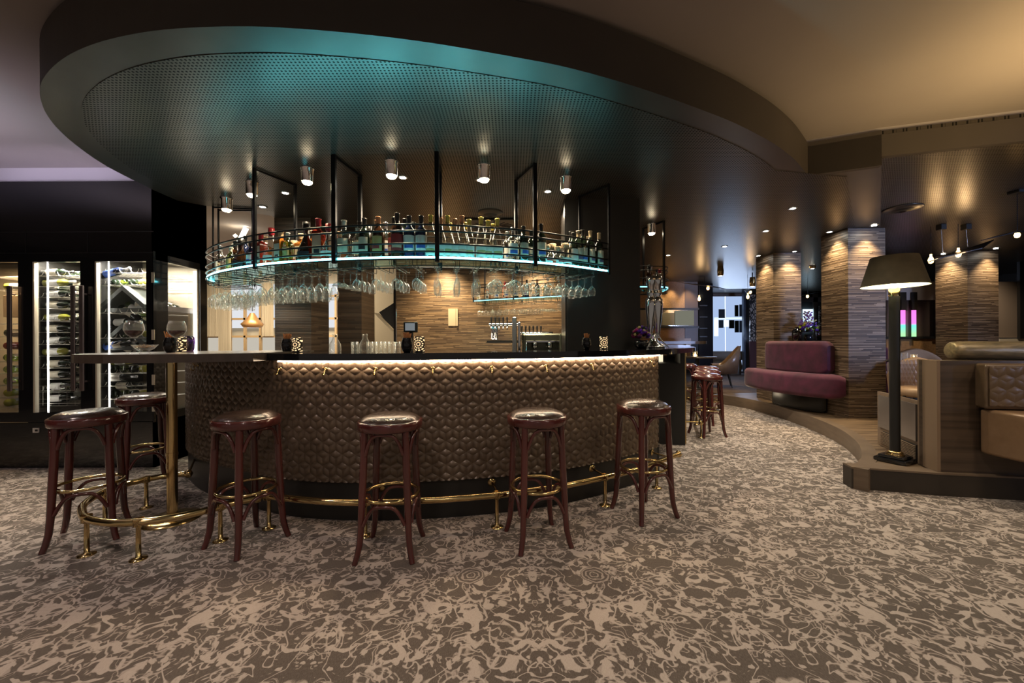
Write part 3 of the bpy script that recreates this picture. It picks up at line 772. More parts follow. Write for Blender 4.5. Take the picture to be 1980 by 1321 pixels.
# bottles on the rack, read from left to right
front_row = [(408, 480, 'amber', 1), (427, 470, 'clear', 0), (436, 461, 'clear', 1), (447, 478, 'green', 0), (456, 466, 'darkred', 1), (467, 462, 'bell', 0), (476, 456, 'darkb', 1),
    (485, 468, 'darkb', 0), (506, 452, 'red', 0), (514, 456, 'amber', 1), (526, 441, 'redneck', 0), (544, 447, 'amber', 0), (558, 450, 'green', 0), (571, 455, 'jar', 1), (583, 452, 'amber', 1),
    (594, 430, 'bell', 0), (618, 423, 'red', 0), (606, 446, 'amber', 1), (637, 433, 'redneck', 0), (657, 448, 'amber', 1), (668, 426, 'white', 0), (692, 441, 'white', 0), (697, 428, 'dark', 1), (704, 422, 'dark', 0), (715, 436, 'bell', 1),
    (733, 419, 'peach', 0), (728, 426, 'peach', 1), (748, 430, 'clear', 1), (762, 418, 'darkred', 1), (771, 412, 'darkred', 0), (784, 423, 'dark', 1), (790, 417, 'darkb', 0), (799, 430, 'dark', 1), (814, 417, 'darkb', 0),
    (834, 416, 'gold', 0), (853, 421, 'cgold', 0), (865, 417, 'gold', 0), (873, 431, 'gold', 1), (880, 423, 'cgold', 0), (896, 417, 'cgold', 0), (902, 430, 'gold', 1), (909, 424, 'gold', 0),
    (930, 420, 'gold', 0), (943, 426, 'gold', 0), (955, 433, 'gold', 1), (962, 423, 'gold', 0), (981, 448, 'clear', 1), (994, 440, 'clear', 0), (1006, 445, 'dark', 1), (1014, 437, 'wineb', 0), (1030, 446, 'dark', 1),
    (1046, 433, 'wineb', 0), (1057, 474, 'jar', 0), (1070, 468, 'jar', 1), (1079, 477, 'jar', 0), (1094, 471, 'jar', 0), (1105, 440, 'wineb', 1), (1110, 450, 'winered', 0), (1119, 446, 'cream', 0), (1125, 435, 'cream', 1),
    (1129, 444, 'wineb', 0), (1137, 445, 'cream', 1), (1142, 440, 'cream', 0), (1158, 442, 'cream', 0)]
ordn = ['first', 'second', 'third', 'fourth', 'fifth', 'sixth', 'seventh', 'eighth', 'ninth', 'tenth', 'eleventh', 'twelfth', 'thirteenth', 'fourteenth', 'fifteenth', 'sixteenth', 'seventeenth', 'eighteenth', 'nineteenth', 'twentieth'] + ['twenty-' + w_ for w_ in ('first', 'second', 'third', 'fourth', 'fifth', 'sixth')]
bays = [(0, 417, 'at the rack left end'), (417, 497, 'left of first thick post'), (497, 645, 'between first two thick posts'),
        (645, 845, 'in the middle bay'), (845, 1035, 'right of centre post'), (1035, 1300, 'in the right end bay')]
cnt = {}
for px, ty, kind, row in sorted(front_row):
    o, desc, sh, h0 = BK[kind]
    off = .085 if row == 0 else .225
    q = F.q_px(px, off); p = F.at(q, off)
    dx, dy = px - 990.0, ty - 660.5
    top = CAMZ - (dy + dx * ROLL) * p.y / FPX
    h = top - (SZ + .008); s_ = min(max(h / h0, .72), 1.22)
    nn = F.nrm(q)
    bay = [b[2] for b in bays if b[0] <= px < b[1]][0]
    key = (kind, bay); cnt[key] = cnt.get(key, 0) + 1
    place(o, (p.x, p.y, SZ + .0062), math.atan2(nn.y, nn.x) - PI / 2 + random.uniform(-.3, .3),
          '%s, %s such %s' % (desc, ordn[cnt[key] - 1], bay), 'bottles on the hanging rack', scale=(min(s_ * 1.12, 1.14), min(s_ * 1.12, 1.14), s_))
# lettering of the broad-labelled bottle
def text(body, size, m, loc, rot, parent=None, name='lettering'):
    c = bpy.data.curves.new(name, 'FONT'); c.body = body; c.size = size; c.align_x = 'CENTER'; c.align_y = 'CENTER'; c.extrude = .0004
    t = bpy.data.objects.new('tmp', c); C.objects.link(t)
    me = bpy.data.meshes.new_from_object(t); C.objects.unlink(t); bpy.data.objects.remove(t)
    me.materials.clear(); me.materials.append(m)
    o = bpy.data.objects.new(name, me); C.objects.link(o); o.location = loc; o.rotation_euler = rot
    if parent: o.parent = parent
    return o
for o in list(C.objects):
    if o.parent is None and o.get('label', '').startswith(BK['white'][1]) and abs(o.location.x / o.location.y - tanx(668)) < .01:
        text('MOLINARI', .0135, M['lblack'], (0, -.0485, .120), (PI / 2, 0, 0), o)

# ------------------------------------------------------------------ glasses (upside down from the rack)
def stemglass(name, prof, label, cat='wine glass', mat=None, seg=18):
    o = MB().lathe(prof, seg).build(name, mat or M['glass']); return tag(o, label, cat)
GL = {
 'wine': stemglass('wine_glass', [(.034, 0), (.034, -.002), (.006, -.008), (.0038, -.02), (.0036, -.11), (.010, -.122), (.030, -.145), (.038, -.175), (.036, -.21), (.030, -.24), (.0285, -.24), (.0345, -.205), (.0362, -.175), (.028, -.147), (.006, -.126)], 'tall white-wine glass'),
 'mid': stemglass('wine_glass', [(.032, 0), (.032, -.002), (.006, -.008), (.0036, -.02), (.0034, -.088), (.010, -.096), (.028, -.112), (.034, -.135), (.032, -.16), (.027, -.182), (.0255, -.182), (.0305, -.158), (.0322, -.135), (.026, -.114), (.006, -.099)], 'short round wine glass'),
 'martini': stemglass('martini_glass', [(.034, 0), (.034, -.002), (.006, -.008), (.0038, -.02), (.0036, -.105), (.010, -.112), (.034, -.128), (.045, -.148), (.0435, -.149), (.030, -.130), (.005, -.114)], 'shallow cocktail glass', 'cocktail glass'),
 'flute': stemglass('champagne_flute', [(.030, 0), (.030, -.002), (.006, -.008), (.0038, -.02), (.0036, -.075), (.010, -.09), (.022, -.12), (.026, -.16), (.024, -.20), (.020, -.225), (.0185, -.225), (.0225, -.20), (.0245, -.16), (.020, -.12), (.005, -.094)], 'slim champagne flute', 'champagne flute'),
 'big': stemglass('wine_glass', [(.038, 0), (.038, -.002), (.007, -.008), (.004, -.02), (.004, -.075), (.014, -.088), (.044, -.112), (.052, -.145), (.047, -.18), (.038, -.205), (.0365, -.205), (.0455, -.18), (.0505, -.145), (.042, -.113), (.006, -.091)], 'big-bowled red-wine glass'),
 'tulip': stemglass('beer_glass', [(.030, 0), (.030, -.002), (.012, -.008), (.010, -.02), (.022, -.04), (.031, -.07), (.026, -.10), (.026, -.12), (.034, -.15), (.0325, -.15), (.0245, -.12), (.0245, -.10), (.029, -.07), (.020, -.042), (.004, -.03)], 'waisted beer glass', 'beer glass')}
hz = SZ - .0625
for q in slots:
    p0 = F.at(q, .2); px = 990 + p0.x / p0.y * FPX
    if px < 640: kind, grp, n_ = 'wine', 'tall wine glasses hanging at the left of the rack', 4
    elif px < 700: kind, grp, n_ = ('wine', 'tall wine glasses hanging at the left of the rack', 3) if px < 668 else ('martini', 'cocktail glasses hanging under the long middle bay', 4)
    elif px < 838: kind, grp, n_ = 'mid', 'short wine glasses hanging under the long middle bay', 4
    elif px < 920: kind, grp, n_ = 'flute', 'champagne flutes hanging right of the centre post', 3
    elif px < 1010: kind, grp, n_ = 'big', 'big red-wine glasses hanging right of the flutes', 3
    else: kind, grp, n_ = 'mid', 'wine glasses hanging at the right end of the rack', 4
    lab = {'tall wine glasses hanging at the left of the rack': 'tall clear wine glass hanging upside down at the left of the rack',
           'cocktail glasses hanging under the long middle bay': 'shallow cocktail glass hanging upside down right of the tall wine glasses',
           'short wine glasses hanging under the long middle bay': 'short round wine glass hanging upside down under the middle bay',
           'champagne flutes hanging right of the centre post': 'slim champagne flute hanging upside down just right of the centre post',
           'big red-wine glasses hanging right of the flutes': 'big-bowled wine glass hanging upside down between flutes and right end',
           'wine glasses hanging at the right end of the rack': 'round wine glass hanging upside down under the right end of the rack'}[grp]
    gcount = globals().setdefault('gcount', {}); gcount[grp] = gcount.get(grp, 0) + 1
    gn = {'wine': 'tall white-wine glass', 'mid': 'short round wine glass', 'martini': 'shallow cocktail glass', 'flute': 'slim champagne flute', 'big': 'big-bowled wine glass'}[kind]
    where_ = {'tall': 'at the left', 'cock': 'of the cocktail glasses', 'shor': 'under the middle bay', 'cham': 'right of centre post', 'big ': 'after the flutes', 'wine': 'at the right end'}[grp[:4]]
    for j in range(n_):
        lab = '%s hanging %s on the %s hanger %s' % (gn, ['frontmost', 'second', 'third', 'rearmost'][j if j < n_ - 1 else 3], ordn[gcount[grp] - 1], where_)
        p = F.at(q, .05 + j * .088 + random.uniform(-.006, .006))
        place(GL[kind], (p.x, p.y, hz), random.uniform(0, 6), lab, grp)

# rear rack on the far side of the bar ring and the short rack seen beside the black pillar
def small_rack(pts, label, nb, gkinds, kinds, where, whereg, posts=(0.0, 1.0), gpx=None):
    cur = Curve(pts); D = .34
    t = thing('hanging_rack', label, 'rack', (pts[0][0], pts[0][1], SZ))
    mb = MB(); band(mb, cur, SZ - .006, SZ + .006, D, off=0); sub(mb, 'glass_shelf', M['shelfglass'], t)
    mb = MB(); band(mb, cur, SZ - .006, SZ + .006, .006, off=-.008); sub(mb, 'led_edge', M['ledcyan2'], t)
    for z in (SZ + .016, 1.985, 2.085, 2.135): sub(MB().tube([v3(p, z) for p in cur.line(-.006, step=.08)], .006, 5), 'guard_rail', M['iron'], t)
    for u in posts:
        a, b = cur.at(cur.len * u, -.01), cur.at(cur.len * u, D + .01)
        mb = MB().box((a.x, a.y, 2.28), (.024, .024, .84)); mb.box((b.x, b.y, 2.28), (.024, .024, .84)); mb.tube([v3(a, 2.69), v3(b, 2.69)], .010, 6); sub(mb, 'hanger_frame', M['iron'], t)
    m = int(cur.len / .13)
    for i in range(m):
        q = .07 + i * (cur.len - .1) / m; mb = MB(); d = cur.nrm(q); t_ = Vector((d.y, -d.x))
        for s_ in (-.017, .017):
            a, b = cur.at(q, .0) + t_ * s_, cur.at(q, D) + t_ * s_
            mb.tube([v3(a, SZ), v3(a, SZ - .06), v3(b, SZ - .06), v3(b, SZ)], .0026, 4)
        sub(mb, 'glass_hanger', M['iron'], t)
        g = gkinds[min(int(i / m * len(gkinds)), len(gkinds) - 1)]
        if g:
            for j in range(3):
                p = cur.at(q, .06 + j * .1); place(GL[g], (p.x, p.y, SZ - .058), random.uniform(0, 6),
                    {'mid': 'short round wine glass hanging upside down ', 'martini': 'shallow cocktail glass hanging upside down ', 'tulip': 'waisted beer glass hanging upside down ', 'flute': 'slim flute hanging upside down '}[g] + whereg, 'glasses hanging ' + whereg)
    for i in range(nb):
        u = (i + .5) / nb; q = cur.len * u; row = i % 2; off = .09 + row * .12
        p = cur.at(q, off); kd = kinds[i % len(kinds)]; o, desc, sh, h0 = BK[kd]; nn = cur.nrm(q)
        place(o, (p.x, p.y, SZ + .0062), math.atan2(nn.y, nn.x) - PI / 2 + random.uniform(-.3, .3), '%s, %s %s' % (desc, ordn[i] if i < 20 else 'last', where), 'bottles ' + where,
              scale=[random.uniform(.85, .98)] * 3)
    return t
M['ledcyan2'] = emis('cyan_led_dim', (.20, .80, .95), 2.0)
small_rack([(-.62, 6.50), (-.2, 6.28), (.2, 6.10), (.55, 5.93), (.95, 5.78)], 'black rack of bottles hanging on the far side of the bar ring', 20,
           ['mid', 'mid', 'mid', 'mid', 'martini', 'tulip'], ['gold', 'white', 'amber', 'cream', 'clear', 'red', 'clear', 'green', 'wineb', 'amber', 'darkb', 'jar', 'peach', 'green', 'white'],
           'from left on the far rack', 'under the far bottle rack', (0.0, .42))
small_rack([(1.38, 4.92), (1.66, 4.90), (1.90, 4.94), (1.99, 5.10), (2.02, 5.35)], 'short black rack of bottles hanging beside the black pillar', 7, [None], ['clear', 'amber', 'bell', 'clear', 'redneck', 'amber', 'dark'],
           'on the short rack by the pillar', '', (.52,))

# ------------------------------------------------------------------ ceiling lamps
can = thing('ceiling_spot', 'spot', 'lamp')
MB().lathe([(.056, 0), (.056, -.008), (.048, -.01), (.048, -.115), (.044, -.118), (.040, -.105), (0, -.105)], 24).build('housing', M['chrome'], can)
MB().lathe([(.041, -.110), (.040, -.122), (.030, -.134), (.0, -.140)], 18).build('lamp_lens', M['bulb'], can)
cans = [(-2.913, 4.075), (-2.391, 3.672), (-1.733, 3.385), (-.981, 3.267), (-.227, 3.353), (.495, 3.605)]
for i in range(9):
    q_ = F.len * (.12 + i * .095); a_ = F.at(q_, -.02); b_ = F.at(q_, -.75)
    lamp('AREA', 'led_glow', (a_.x, a_.y, SZ + .03), (.08, .12, .3, .55, .7, .7, .6, .35, .12)[i], (.16, .85, 1.0), .4, (b_.x, b_.y, 2.75), sizey=.02).data.spread = math.radians(115)
for i, (x, y) in enumerate(cans):
    place(can, (x, y, 2.697), None, 'chrome cylinder ceiling spot over the front rack, the %s from the left' % ordn[i], 'chrome spots above the hanging rack')
    lamp('SPOT', 'rack_spot', (x, y, 2.56), 62, WARM, .03, (x - .02, y - .12, 0), 95, .7)
place(can, (1.78, 5.055, 2.697), None, 'chrome cylinder ceiling spot beside the black pillar above the short rack')
dl = thing('recessed_downlight', 'downlight', 'lamp')
MB().lathe([(.030, 0), (.046, 0), (.046, -.004), (.030, -.006)], 24).build('trim_ring', M['steel'], dl)
MB().lathe([(.030, -.003), (0, -.005)], 16).build('lamp_lens', M['bulbw'], dl)
RD = [(-2.701, 4.327, 'above the left end of the hanging rack', 10), (-2.227, 3.929, 'second from the left behind the hanging rack', 10), (-.972, 3.575, 'right of the fourth chrome spot', 10),
      (-.281, 3.641, 'touching the fifth chrome spot in the view', 8), (.36, 3.925, 'left of the sixth chrome spot', 8), (2.709, 6.888, 'right of the short bottle rack', 20), (3.353, 6.267, 'above the far stools', 20),
      (3.447, 5.393, 'left of the wide column, second nearest', 25), (3.16, 4.47, 'nearest over the carpet aisle', 25)]
for x, y, wh, e in RD:
    place(dl, (x, y, 2.6955), None, 'round recessed downlight in the dark ceiling, ' + wh)
# wall-washers close to the columns
for (x, y, z, wh) in [(4.36, 5.46, 2.6955, 'grazing the left face of the wide column'), (4.70, 5.16, 2.6955, 'grazing the front face of the wide column'),
                      (4.32, 6.97, 2.6955, 'grazing the left face of the column behind the sofa'), (4.72, 6.64, 2.6955, 'grazing the front face of the column behind the sofa'),
                      (7.86, 7.25, 2.770, 'grazing the left face of the right-hand column'), (8.32, 6.84, 2.770, 'grazing the front face of the right-hand column')]:
    place(dl, (x, y, z), None, 'round recessed downlight ' + wh)
    lamp('SPOT', 'column_washer', (x, y, z - .02), 48, (1, .74, .42), .02, None, 90, .9)
vent = thing('ceiling_vent', 'v', 'vent')
MB().lathe([(0, -.03), (.10, -.026), (.17, -.012), (.185, -.004), (.185, 0)], 32).build('diffuser_plate', M['soffit'], vent)
MB().lathe([(.03, -.040), (.075, -.036), (.10, -.028)], 24).build('centre_cone', M['blackm'], vent)
v = P(1745, 412, 2.72); place(vent, (v.x, v.y, 2.774), None, 'large round ceiling vent right of the wide column')
v = P(948, 411, 2.70); place(vent, (v.x, v.y, 2.697), None, 'round ceiling vent above the gold-necked bottles', scale=(.8, .8, 1))

# ------------------------------------------------------------------ black pillar, wood walls and piers inside the bar ring
def solid(name, label, cat, c, d, m, kind='structure', rz=0):
    return tag(MB().box(c, d, rz).build(name, m), label, cat, None, kind)
solid('pillar', 'wide black pillar at the right end of the hanging rack', 'pillar', (.955, 4.38, 1.35), (.76, .48, 2.70), M['darkwall'])
solid('pillar_edge', 'slim grey edge strip on the left of the black pillar', 'trim', (.566, 4.20, 1.35), (.018, .1, 2.70), M['kick'])
solid('wall_back', 'striped wood wall behind the bar', 'wall', (-.15, 6.92, 1.35), (3.66, .2, 2.70), M['winestrip'])
solid('pier_1', 'striped dark wood pier left behind the bar', 'pier', (-2.595, 4.95, 1.35), (.43, .46, 2.70), M['wooddark'])
solid('pier_2', 'narrow striped wood pier behind the bar', 'pier', (-2.16, 5.55, 1.35), (.32, .5, 2.70), M['wooddark'])
solid('wall_niche_side', 'beige wall beside the striped wood wall', 'wall', (-2.45, 7.6, 1.35), (1.1, .1, 2.70), M['cream'])
# small cream recess in the wood wall
rc = thing('wall_recess', 'small cream rectangular recess in the striped wood wall behind the bar', 'recess', (-.95, 6.8, 1.3))
a = PY(866, 597, 6.80); b = PY(885, 630, 6.80)
sub(MB().box(((a.x + b.x) / 2 - .015, 6.81, (a.z + b.z) / 2), (abs(b.x - a.x) - .04, .012, abs(a.z - b.z))), 'back_panel', M['cream'], rc)
sub(MB().box((b.x - .012, 6.80, (a.z + b.z) / 2), (.03, .03, abs(a.z - b.z))), 'recess_side', M['cream'], rc)
# extractor hood seen between pier and wood wall
hd = thing('tilted_screen', 'black tilted panel with a cream edge between the pier and the wood wall', 'panel', (-1.95, 6.6, 1.2))
p1, p2, p3, p4 = PY(733, 604, 6.5), PY(761, 586, 6.5), PY(761, 638, 6.5), PY(750, 628, 6.5)
mb = MB(); vs = [p1, p2, p3, p4]; mb.add(vs + [v + Vector((.02, .10, 0)) for v in vs], [(0, 1, 2, 3), (7, 6, 5, 4), (0, 4, 5, 1), (1, 5, 6, 2), (2, 6, 7, 3), (3, 7, 4, 0)]); sub(mb, 'panel', M['blackm'], hd)
q1, q2, q3, q4 = PY(722, 604, 6.48), PY(731, 606, 6.48), PY(764, 640, 6.48), PY(758, 641, 6.48)
mb = MB(); vs = [q1, q2, q3, q4]; mb.add(vs + [v + Vector((0, .05, 0)) for v in vs], [(0, 1, 2, 3), (7, 6, 5, 4), (0, 4, 5, 1), (1, 5, 6, 2), (2, 6, 7, 3), (3, 7, 4, 0)]); sub(mb, 'cream_edge', M['cream'], hd)
a = PY(764, 660, 6.45)
gr = thing('tall_rack_post', 'thin dark post with chrome fittings left of the striped wood wall', 'post', (a.x, a.y, 0))
sub(MB().box((a.x, a.y, 1.1), (.035, .035, 2.2)), 'post', M['iron'], gr)
sub(MB().tube([(a.x + .03, a.y - .03, .95), (a.x + .03, a.y - .03, 1.75)], .010, 8), 'chrome_rod', M['chrome'], gr)
for (x, y, z, e) in [(-1.15, 6.35, 2.60, 90), (-.3, 6.35, 2.60, 25), (.45, 6.3, 2.6, 80)]:
    lamp('SPOT', 'back_wall_spot', (x, y, z), e, (1, .72, .40), .04, (x, 6.95, 1.0), 100, .9)
lamp('AREA', 'back_bar_fill', (-.3, 4.4, 2.66), 30, (1, .82, .58), 1.6, sizey=.4)  # unseen fill, raised to brighten the espresso machine

# worktop inside the ring and the machines on it
isl = thing('back_worktop', 'steel worktop island inside the bar ring', 'worktop', (.1, 4.9, 0))
sub(MB().box((.05, 5.0, .44), (1.5, .7, .88)), 'cabinet', M['blackm'], isl); sub(MB().box((.05, 5.0, .90), (1.54, .74, .04)), 'top', M['steel'], isl)
sub(MB().box((-.12, 5.28, 1.215), (.42, .16, .03)), 'tap_shelf', M['blackm'], isl)
em = thing('espresso_machine', 'olive-steel espresso machine on the worktop right of the tall steel column', 'coffee machine', (.36, 4.75, .92))
olive = pm('olive_steel', (.20, .21, .15), .25, .8)
sub(MB().box((.36, 4.85, 1.26), (.50, .30, .10), bev=.02), 'upper_body', olive, em)
sub(MB().box((.36, 4.93, 1.05), (.48, .12, .33)), 'back_body', olive, em)
sub(MB().box((.36, 4.72, 1.215), (.46, .03, .02)), 'front_trim', M['chrome'], em)
sub(MB().box((.36, 4.78, .945), (.48, .34, .05), bev=.01), 'drip_tray', M['steel'], em)
for x in (.145, .575): sub(MB().box((x, 4.80, 1.12), (.035, .30, .36), bev=.015), 'side_panel', olive, em)
for x in (.27, .45):
    m2 = MB().lathe([(0, 1.145), (.032, 1.145), (.032, 1.21), (0, 1.21)], 16, (x, 4.74, 0)); g = sub(m2, 'brew_group', M['chrome'], em)
    sub(MB().tube([(x, 4.72, 1.15), (x, 4.60, 1.13)], .012, 8), 'filter_handle', M['blackm'], em)
sub(MB().tube([(.17, 4.68, 1.2), (.165, 4.64, 1.12), (.17, 4.63, 1.0)], .006, 8), 'steam_wand', M['chrome'], em)
col = thing('steel_column', 'tall brushed steel dispensing column left of the espresso machine', 'dispenser', (.05, 4.62, .92))
sub(MB().box((.03, 4.64, 1.21), (.055, .10, .58), bev=.01), 'column', M['steel'], col); sub(MB().box((.085, 4.66, 1.18), (.03, .10, .52), bev=.006), 'side_rail', M['chrome'], col)
def taps(name, label, x0, y, z, n, dx, stem=True):
    t = thing(name, label, 'beer tap', (x0, y, z))
    sub(MB().tube([(x0 - .03, y, z + .20), (x0 + dx * (n - 1) + .16, y, z + .20)], .026, 12), 'manifold', M['chrome'], t)
    if stem:
        for k in (.4, 1.2): sub(MB().lathe([(.04, 0), (.025, .02), (.022, .2)], 14, (x0 + dx * k, y, z)), 'stem', M['chrome'], t)
    for k in range(n):
        x = x0 + k * dx
        tp = MB().tube([(x, y - .02, z + .20), (x, y - .07, z + .19), (x, y - .08, z + .13)], .010, 8); f = sub(tp, 'spout', M['chrome'], t)
        sub(MB().lathe([(.006, .0), (.009, .03), (.013, .07), (.010, .085), (0, .088)], 10, (x, y - .04, z + .215)), 'tap_handle', M['blackm'], t)
    return t
taps('beer_taps', 'row of chrome beer taps with black handles left of the steel column', -.27, 5.26, 1.24, 5, .052)
taps('beer_taps', 'low row of chrome taps with black handles behind the espresso machine', .13, 5.26, 1.12, 6, .05, False)
bowl = thing('glass_washer_rack', 'round steel tray heaped with crushed ice below the beer taps', 'tray', (-.32, 4.85, .92))
sub(MB().lathe([(.15, .92), (.19, 1.0), (.185, 1.0), (.15, .94), (0, .94)], 24, (-.20, 4.85, 0)), 'tray', M['steel'], bowl)
ice = MB()
for i in range(130):
    a = random.uniform(0, 6.28); r = random.uniform(0, .16); ice.box((-.20 + r * math.cos(a), 4.85 + r * math.sin(a), 1.0 + random.uniform(0, .06) * (1 - r / .2)), [random.uniform(.012, .022)] * 3, a)
tag(sub(ice, 'crushed_ice', pm('ice', (.6, .6, .56), .15), bowl), kind='stuff')
pos = thing('till_screen', 'black till monitor on a stand behind the bar counter', 'monitor', (-.72, 3.55, 1.0))
sub(MB().box((-.92, 3.62, 1.352), (.125, .03, .095), .1, bev=.006), 'housing', M['blackm'], pos)
sub(MB().box((-.922, 3.603, 1.353), (.085, .003, .066), .1), 'screen', pm('grey_screen', (.16, .17, .18), .2, emit=(.5, .55, .6), es=.15), pos)
sub(MB().box((-.92, 3.64, 1.22), (.03, .03, .22)), 'stand', M['blackm'], pos); sub(MB().box((-.92, 3.62, 1.12), (.16, .14, .02)), 'base', M['blackm'], pos)
solid('inner_worktop', 'low worktop on the bartender side of the counter', 'worktop', (-.8, 3.7, 1.1), (1.6, .26, .02), M['blackm'], None)
tum = tag(MB().lathe([(0, 0), (.030, 0), (.034, .11), (.0325, .11), (.028, .006), (0, .006)], 16).build('tumbler', M['glass']), 'tumbler', 'glass')
for i, (px, y) in enumerate([(716, 3.70), (724, 3.76), (732, 3.68), (741, 3.74), (748, 3.68), (757, 3.75), (768, 3.70), (686, 3.74)]):
    a = PY(px, 670, y); place(tum, (a.x, a.y, 1.111), None, 'clear tumbler standing behind the counter left of the till screen' if px > 700 else 'single clear tumbler behind the counter, apart from the rest', 'tumblers behind the counter' if px > 700 else None)
jugp = MB().lathe([(0, 0), (.045, 0), (.055, .03), (.05, .09), (.022, .13), (.02, .17), (.024, .18), (.0225, .18), (.018, .15), (.047, .09), (.05, .03), (0, .008)], 18).build('carafe', M['glass'])
tag(jugp, 'carafe', 'carafe')
for i, (px, y, lab) in enumerate([(648, 3.72, 'round glass carafe in front of the bright window slit'), (706, 3.66, 'tall glass carafe left of the tumblers')]):
    a = PY(px, 670, y); place(jugp, (a.x, a.y, 1.111), None, lab)

# ------------------------------------------------------------------ bright room seen far left behind the bar
struct('wall_left_room', MB().box((-5.6, 9.6, 1.5), (7.4, .1, 3.06)), M['cream'])
struct('wall_left_room_end', MB().box((-9.0, 8, 1.5), (.1, 4, 3.06)), M['cream'])
a, b = PY(398, 616, 9.3), PY(700, 616, 9.3)
win = thing('window', 'bright oak-framed window with pale glass behind the left of the bar', 'window', (-5, 9.4, 0)); win['kind'] = 'structure'; win.name = 'window_1'
zt, zm, zb = PY(450, 560, 9.3).z, PY(450, 617, 9.3).z, PY(450, 651, 9.3).z
x0, x1 = PY(400, 616, 9.3).x, PY(660, 616, 9.3).x
mb = MB()
for z in (zm, zb, 2.3): mb.box(((x0 + x1) / 2, 9.30, z), (x1 - x0, .06, .045))
for px in (445, 474, 504, 560, 632, 650): q = PY(px, 616, 9.3); mb.box((q.x, 9.30, 1.6), (.045, .06, 1.5))
sub(mb, 'window_frame', M['muntin'], win)
sub(MB().box(((x0 + x1) / 2, 9.42, (zm + 2.4) / 2), (x1 - x0, .01, 2.4 - zb)), 'lit_glass', emis('daylit_glass', (.93, .95, 1.0), .42), win)
sub(MB().box(((x0 + x1) / 2, 9.36, zb / 2), (x1 - x0, .05, zb - .05)), 'lower_panel', emis('glow_panel', (1, .92, .78), .28), win)  # white panel glows by itself, the room's brightness put into its colour
for (pa, pb, lab) in [(398, 421, 'pale pleated curtain right beside the cabinet edge'), (422, 446, 'sand-coloured pleated curtain left of the oak window frame'), (506, 528, 'white pleated curtain just left of the dark wood pier')]:
    qa, qb = PY(pa, 616, 9.2), PY(pb, 616, 9.2)
    pts = [(qa.x + (qb.x - qa.x) * i / 60, 9.2 + .03 * math.sin(i * 1.3)) for i in range(61)]
    mb = MB().strip([v3(p, zb if pa != 422 else .2) for p in pts], [v3(p, 2.6) for p in pts])
    tag(mb.build('curtain', M['curtain']), lab, 'curtain')
q = PY(488, 600, 8.6)
hp = thing('wicker_pendant', 'copper wicker lamp in front of the oak window', 'lamp', (q.x, 8.6, 1.5))
mb = MB().lathe([(.04, 1.86), (.12, 1.72), (.22, 1.62), (.17, 1.55), (.05, 1.58)], 20, (q.x, 8.6, 0)); sub(mb, 'shade', pm('wicker_copper', (.60, .33, .13), .35, .6), hp)
sub(MB().tube([(q.x, 8.6, 1.9), (q.x, 8.6, 3.03)], .008, 6), 'cord', M['iron'], hp)
q = PY(104 + 0, 600, 9)
lamp('AREA', 'left_room_light', (-4.6, 7.2, 2.98), 130, (1, .84, .62), 2.6, sizey=1.6)
lt = thing('tube_light', 'slanted glowing tube lamp above the left end of the rack bottles', 'lamp', PY(466, 455, 6.2))
a, b = PY(462, 470, 6.2), PY(476, 441, 6.2)
sub(MB().tube([a, b], .035, 10), 'tube', M['ledwhite'], lt)
sub(MB().lathe([(0, -.03), (.03, 0), (0, .03)], 12, PY(455, 456, 6.2)), 'bulb', M['bulb'], lt)

# ------------------------------------------------------------------ wine cabinets on the left
CY = 3.905
def CX(px): return PY(px, 640, CY).x
wc = thing('wine_cabinet', 'large black glass-fronted wine cabinet wall with lit shelves', 'wine cabinet', (-4.5, CY, 0))
def box2(mb, xa, xb, ya, yb, za, zb, **k): return mb.box(((xa + xb) / 2, (ya + yb) / 2, (za + zb) / 2), (abs(xb - xa), abs(yb - ya), abs(zb - za)), **k)
XR = CX(298); XL = -6.4; zT, zG0, zG1 = 2.81, .545, 2.02
mb = MB(); box2(mb, XL, XR, CY, CY + .6, zG1 + .09, zT); sub(mb, 'upper_housing', M['black'], wc)
mb = MB(); box2(mb, XL, XR, CY, CY + .6, .0, zG0 - .10); sub(mb, 'plinth', M['black'], wc)
mb = MB(); box2(mb, XL, XR, CY - .003, CY, 2.10, 2.112); box2(mb, XL, XR, CY - .003, CY, 2.31, 2.318)
for px in (50, 170): box2(mb, CX(px), CX(px) + .006, CY - .003, CY, 2.112, 2.31)
sub(mb, 'seam_trim', M['kick'], wc)
tan_back = pm('cabinet_back_panel', (.42, .36, .26), .5)
mb = MB(); box2(mb, XL, XR - .02, CY + .56, CY + .58, zG0 - .1, zG1 + .1); sub(mb, 'back_panel', tan_back, wc)
for px, nm in ((50, 'a'), (170, 'b')):
    mb = MB(); box2(mb, CX(px) - .02, CX(px) + .02, CY + .03, CY + .56, zG0 - .1, zG1 + .09); sub(mb, 'divider', M['blackm'], wc)
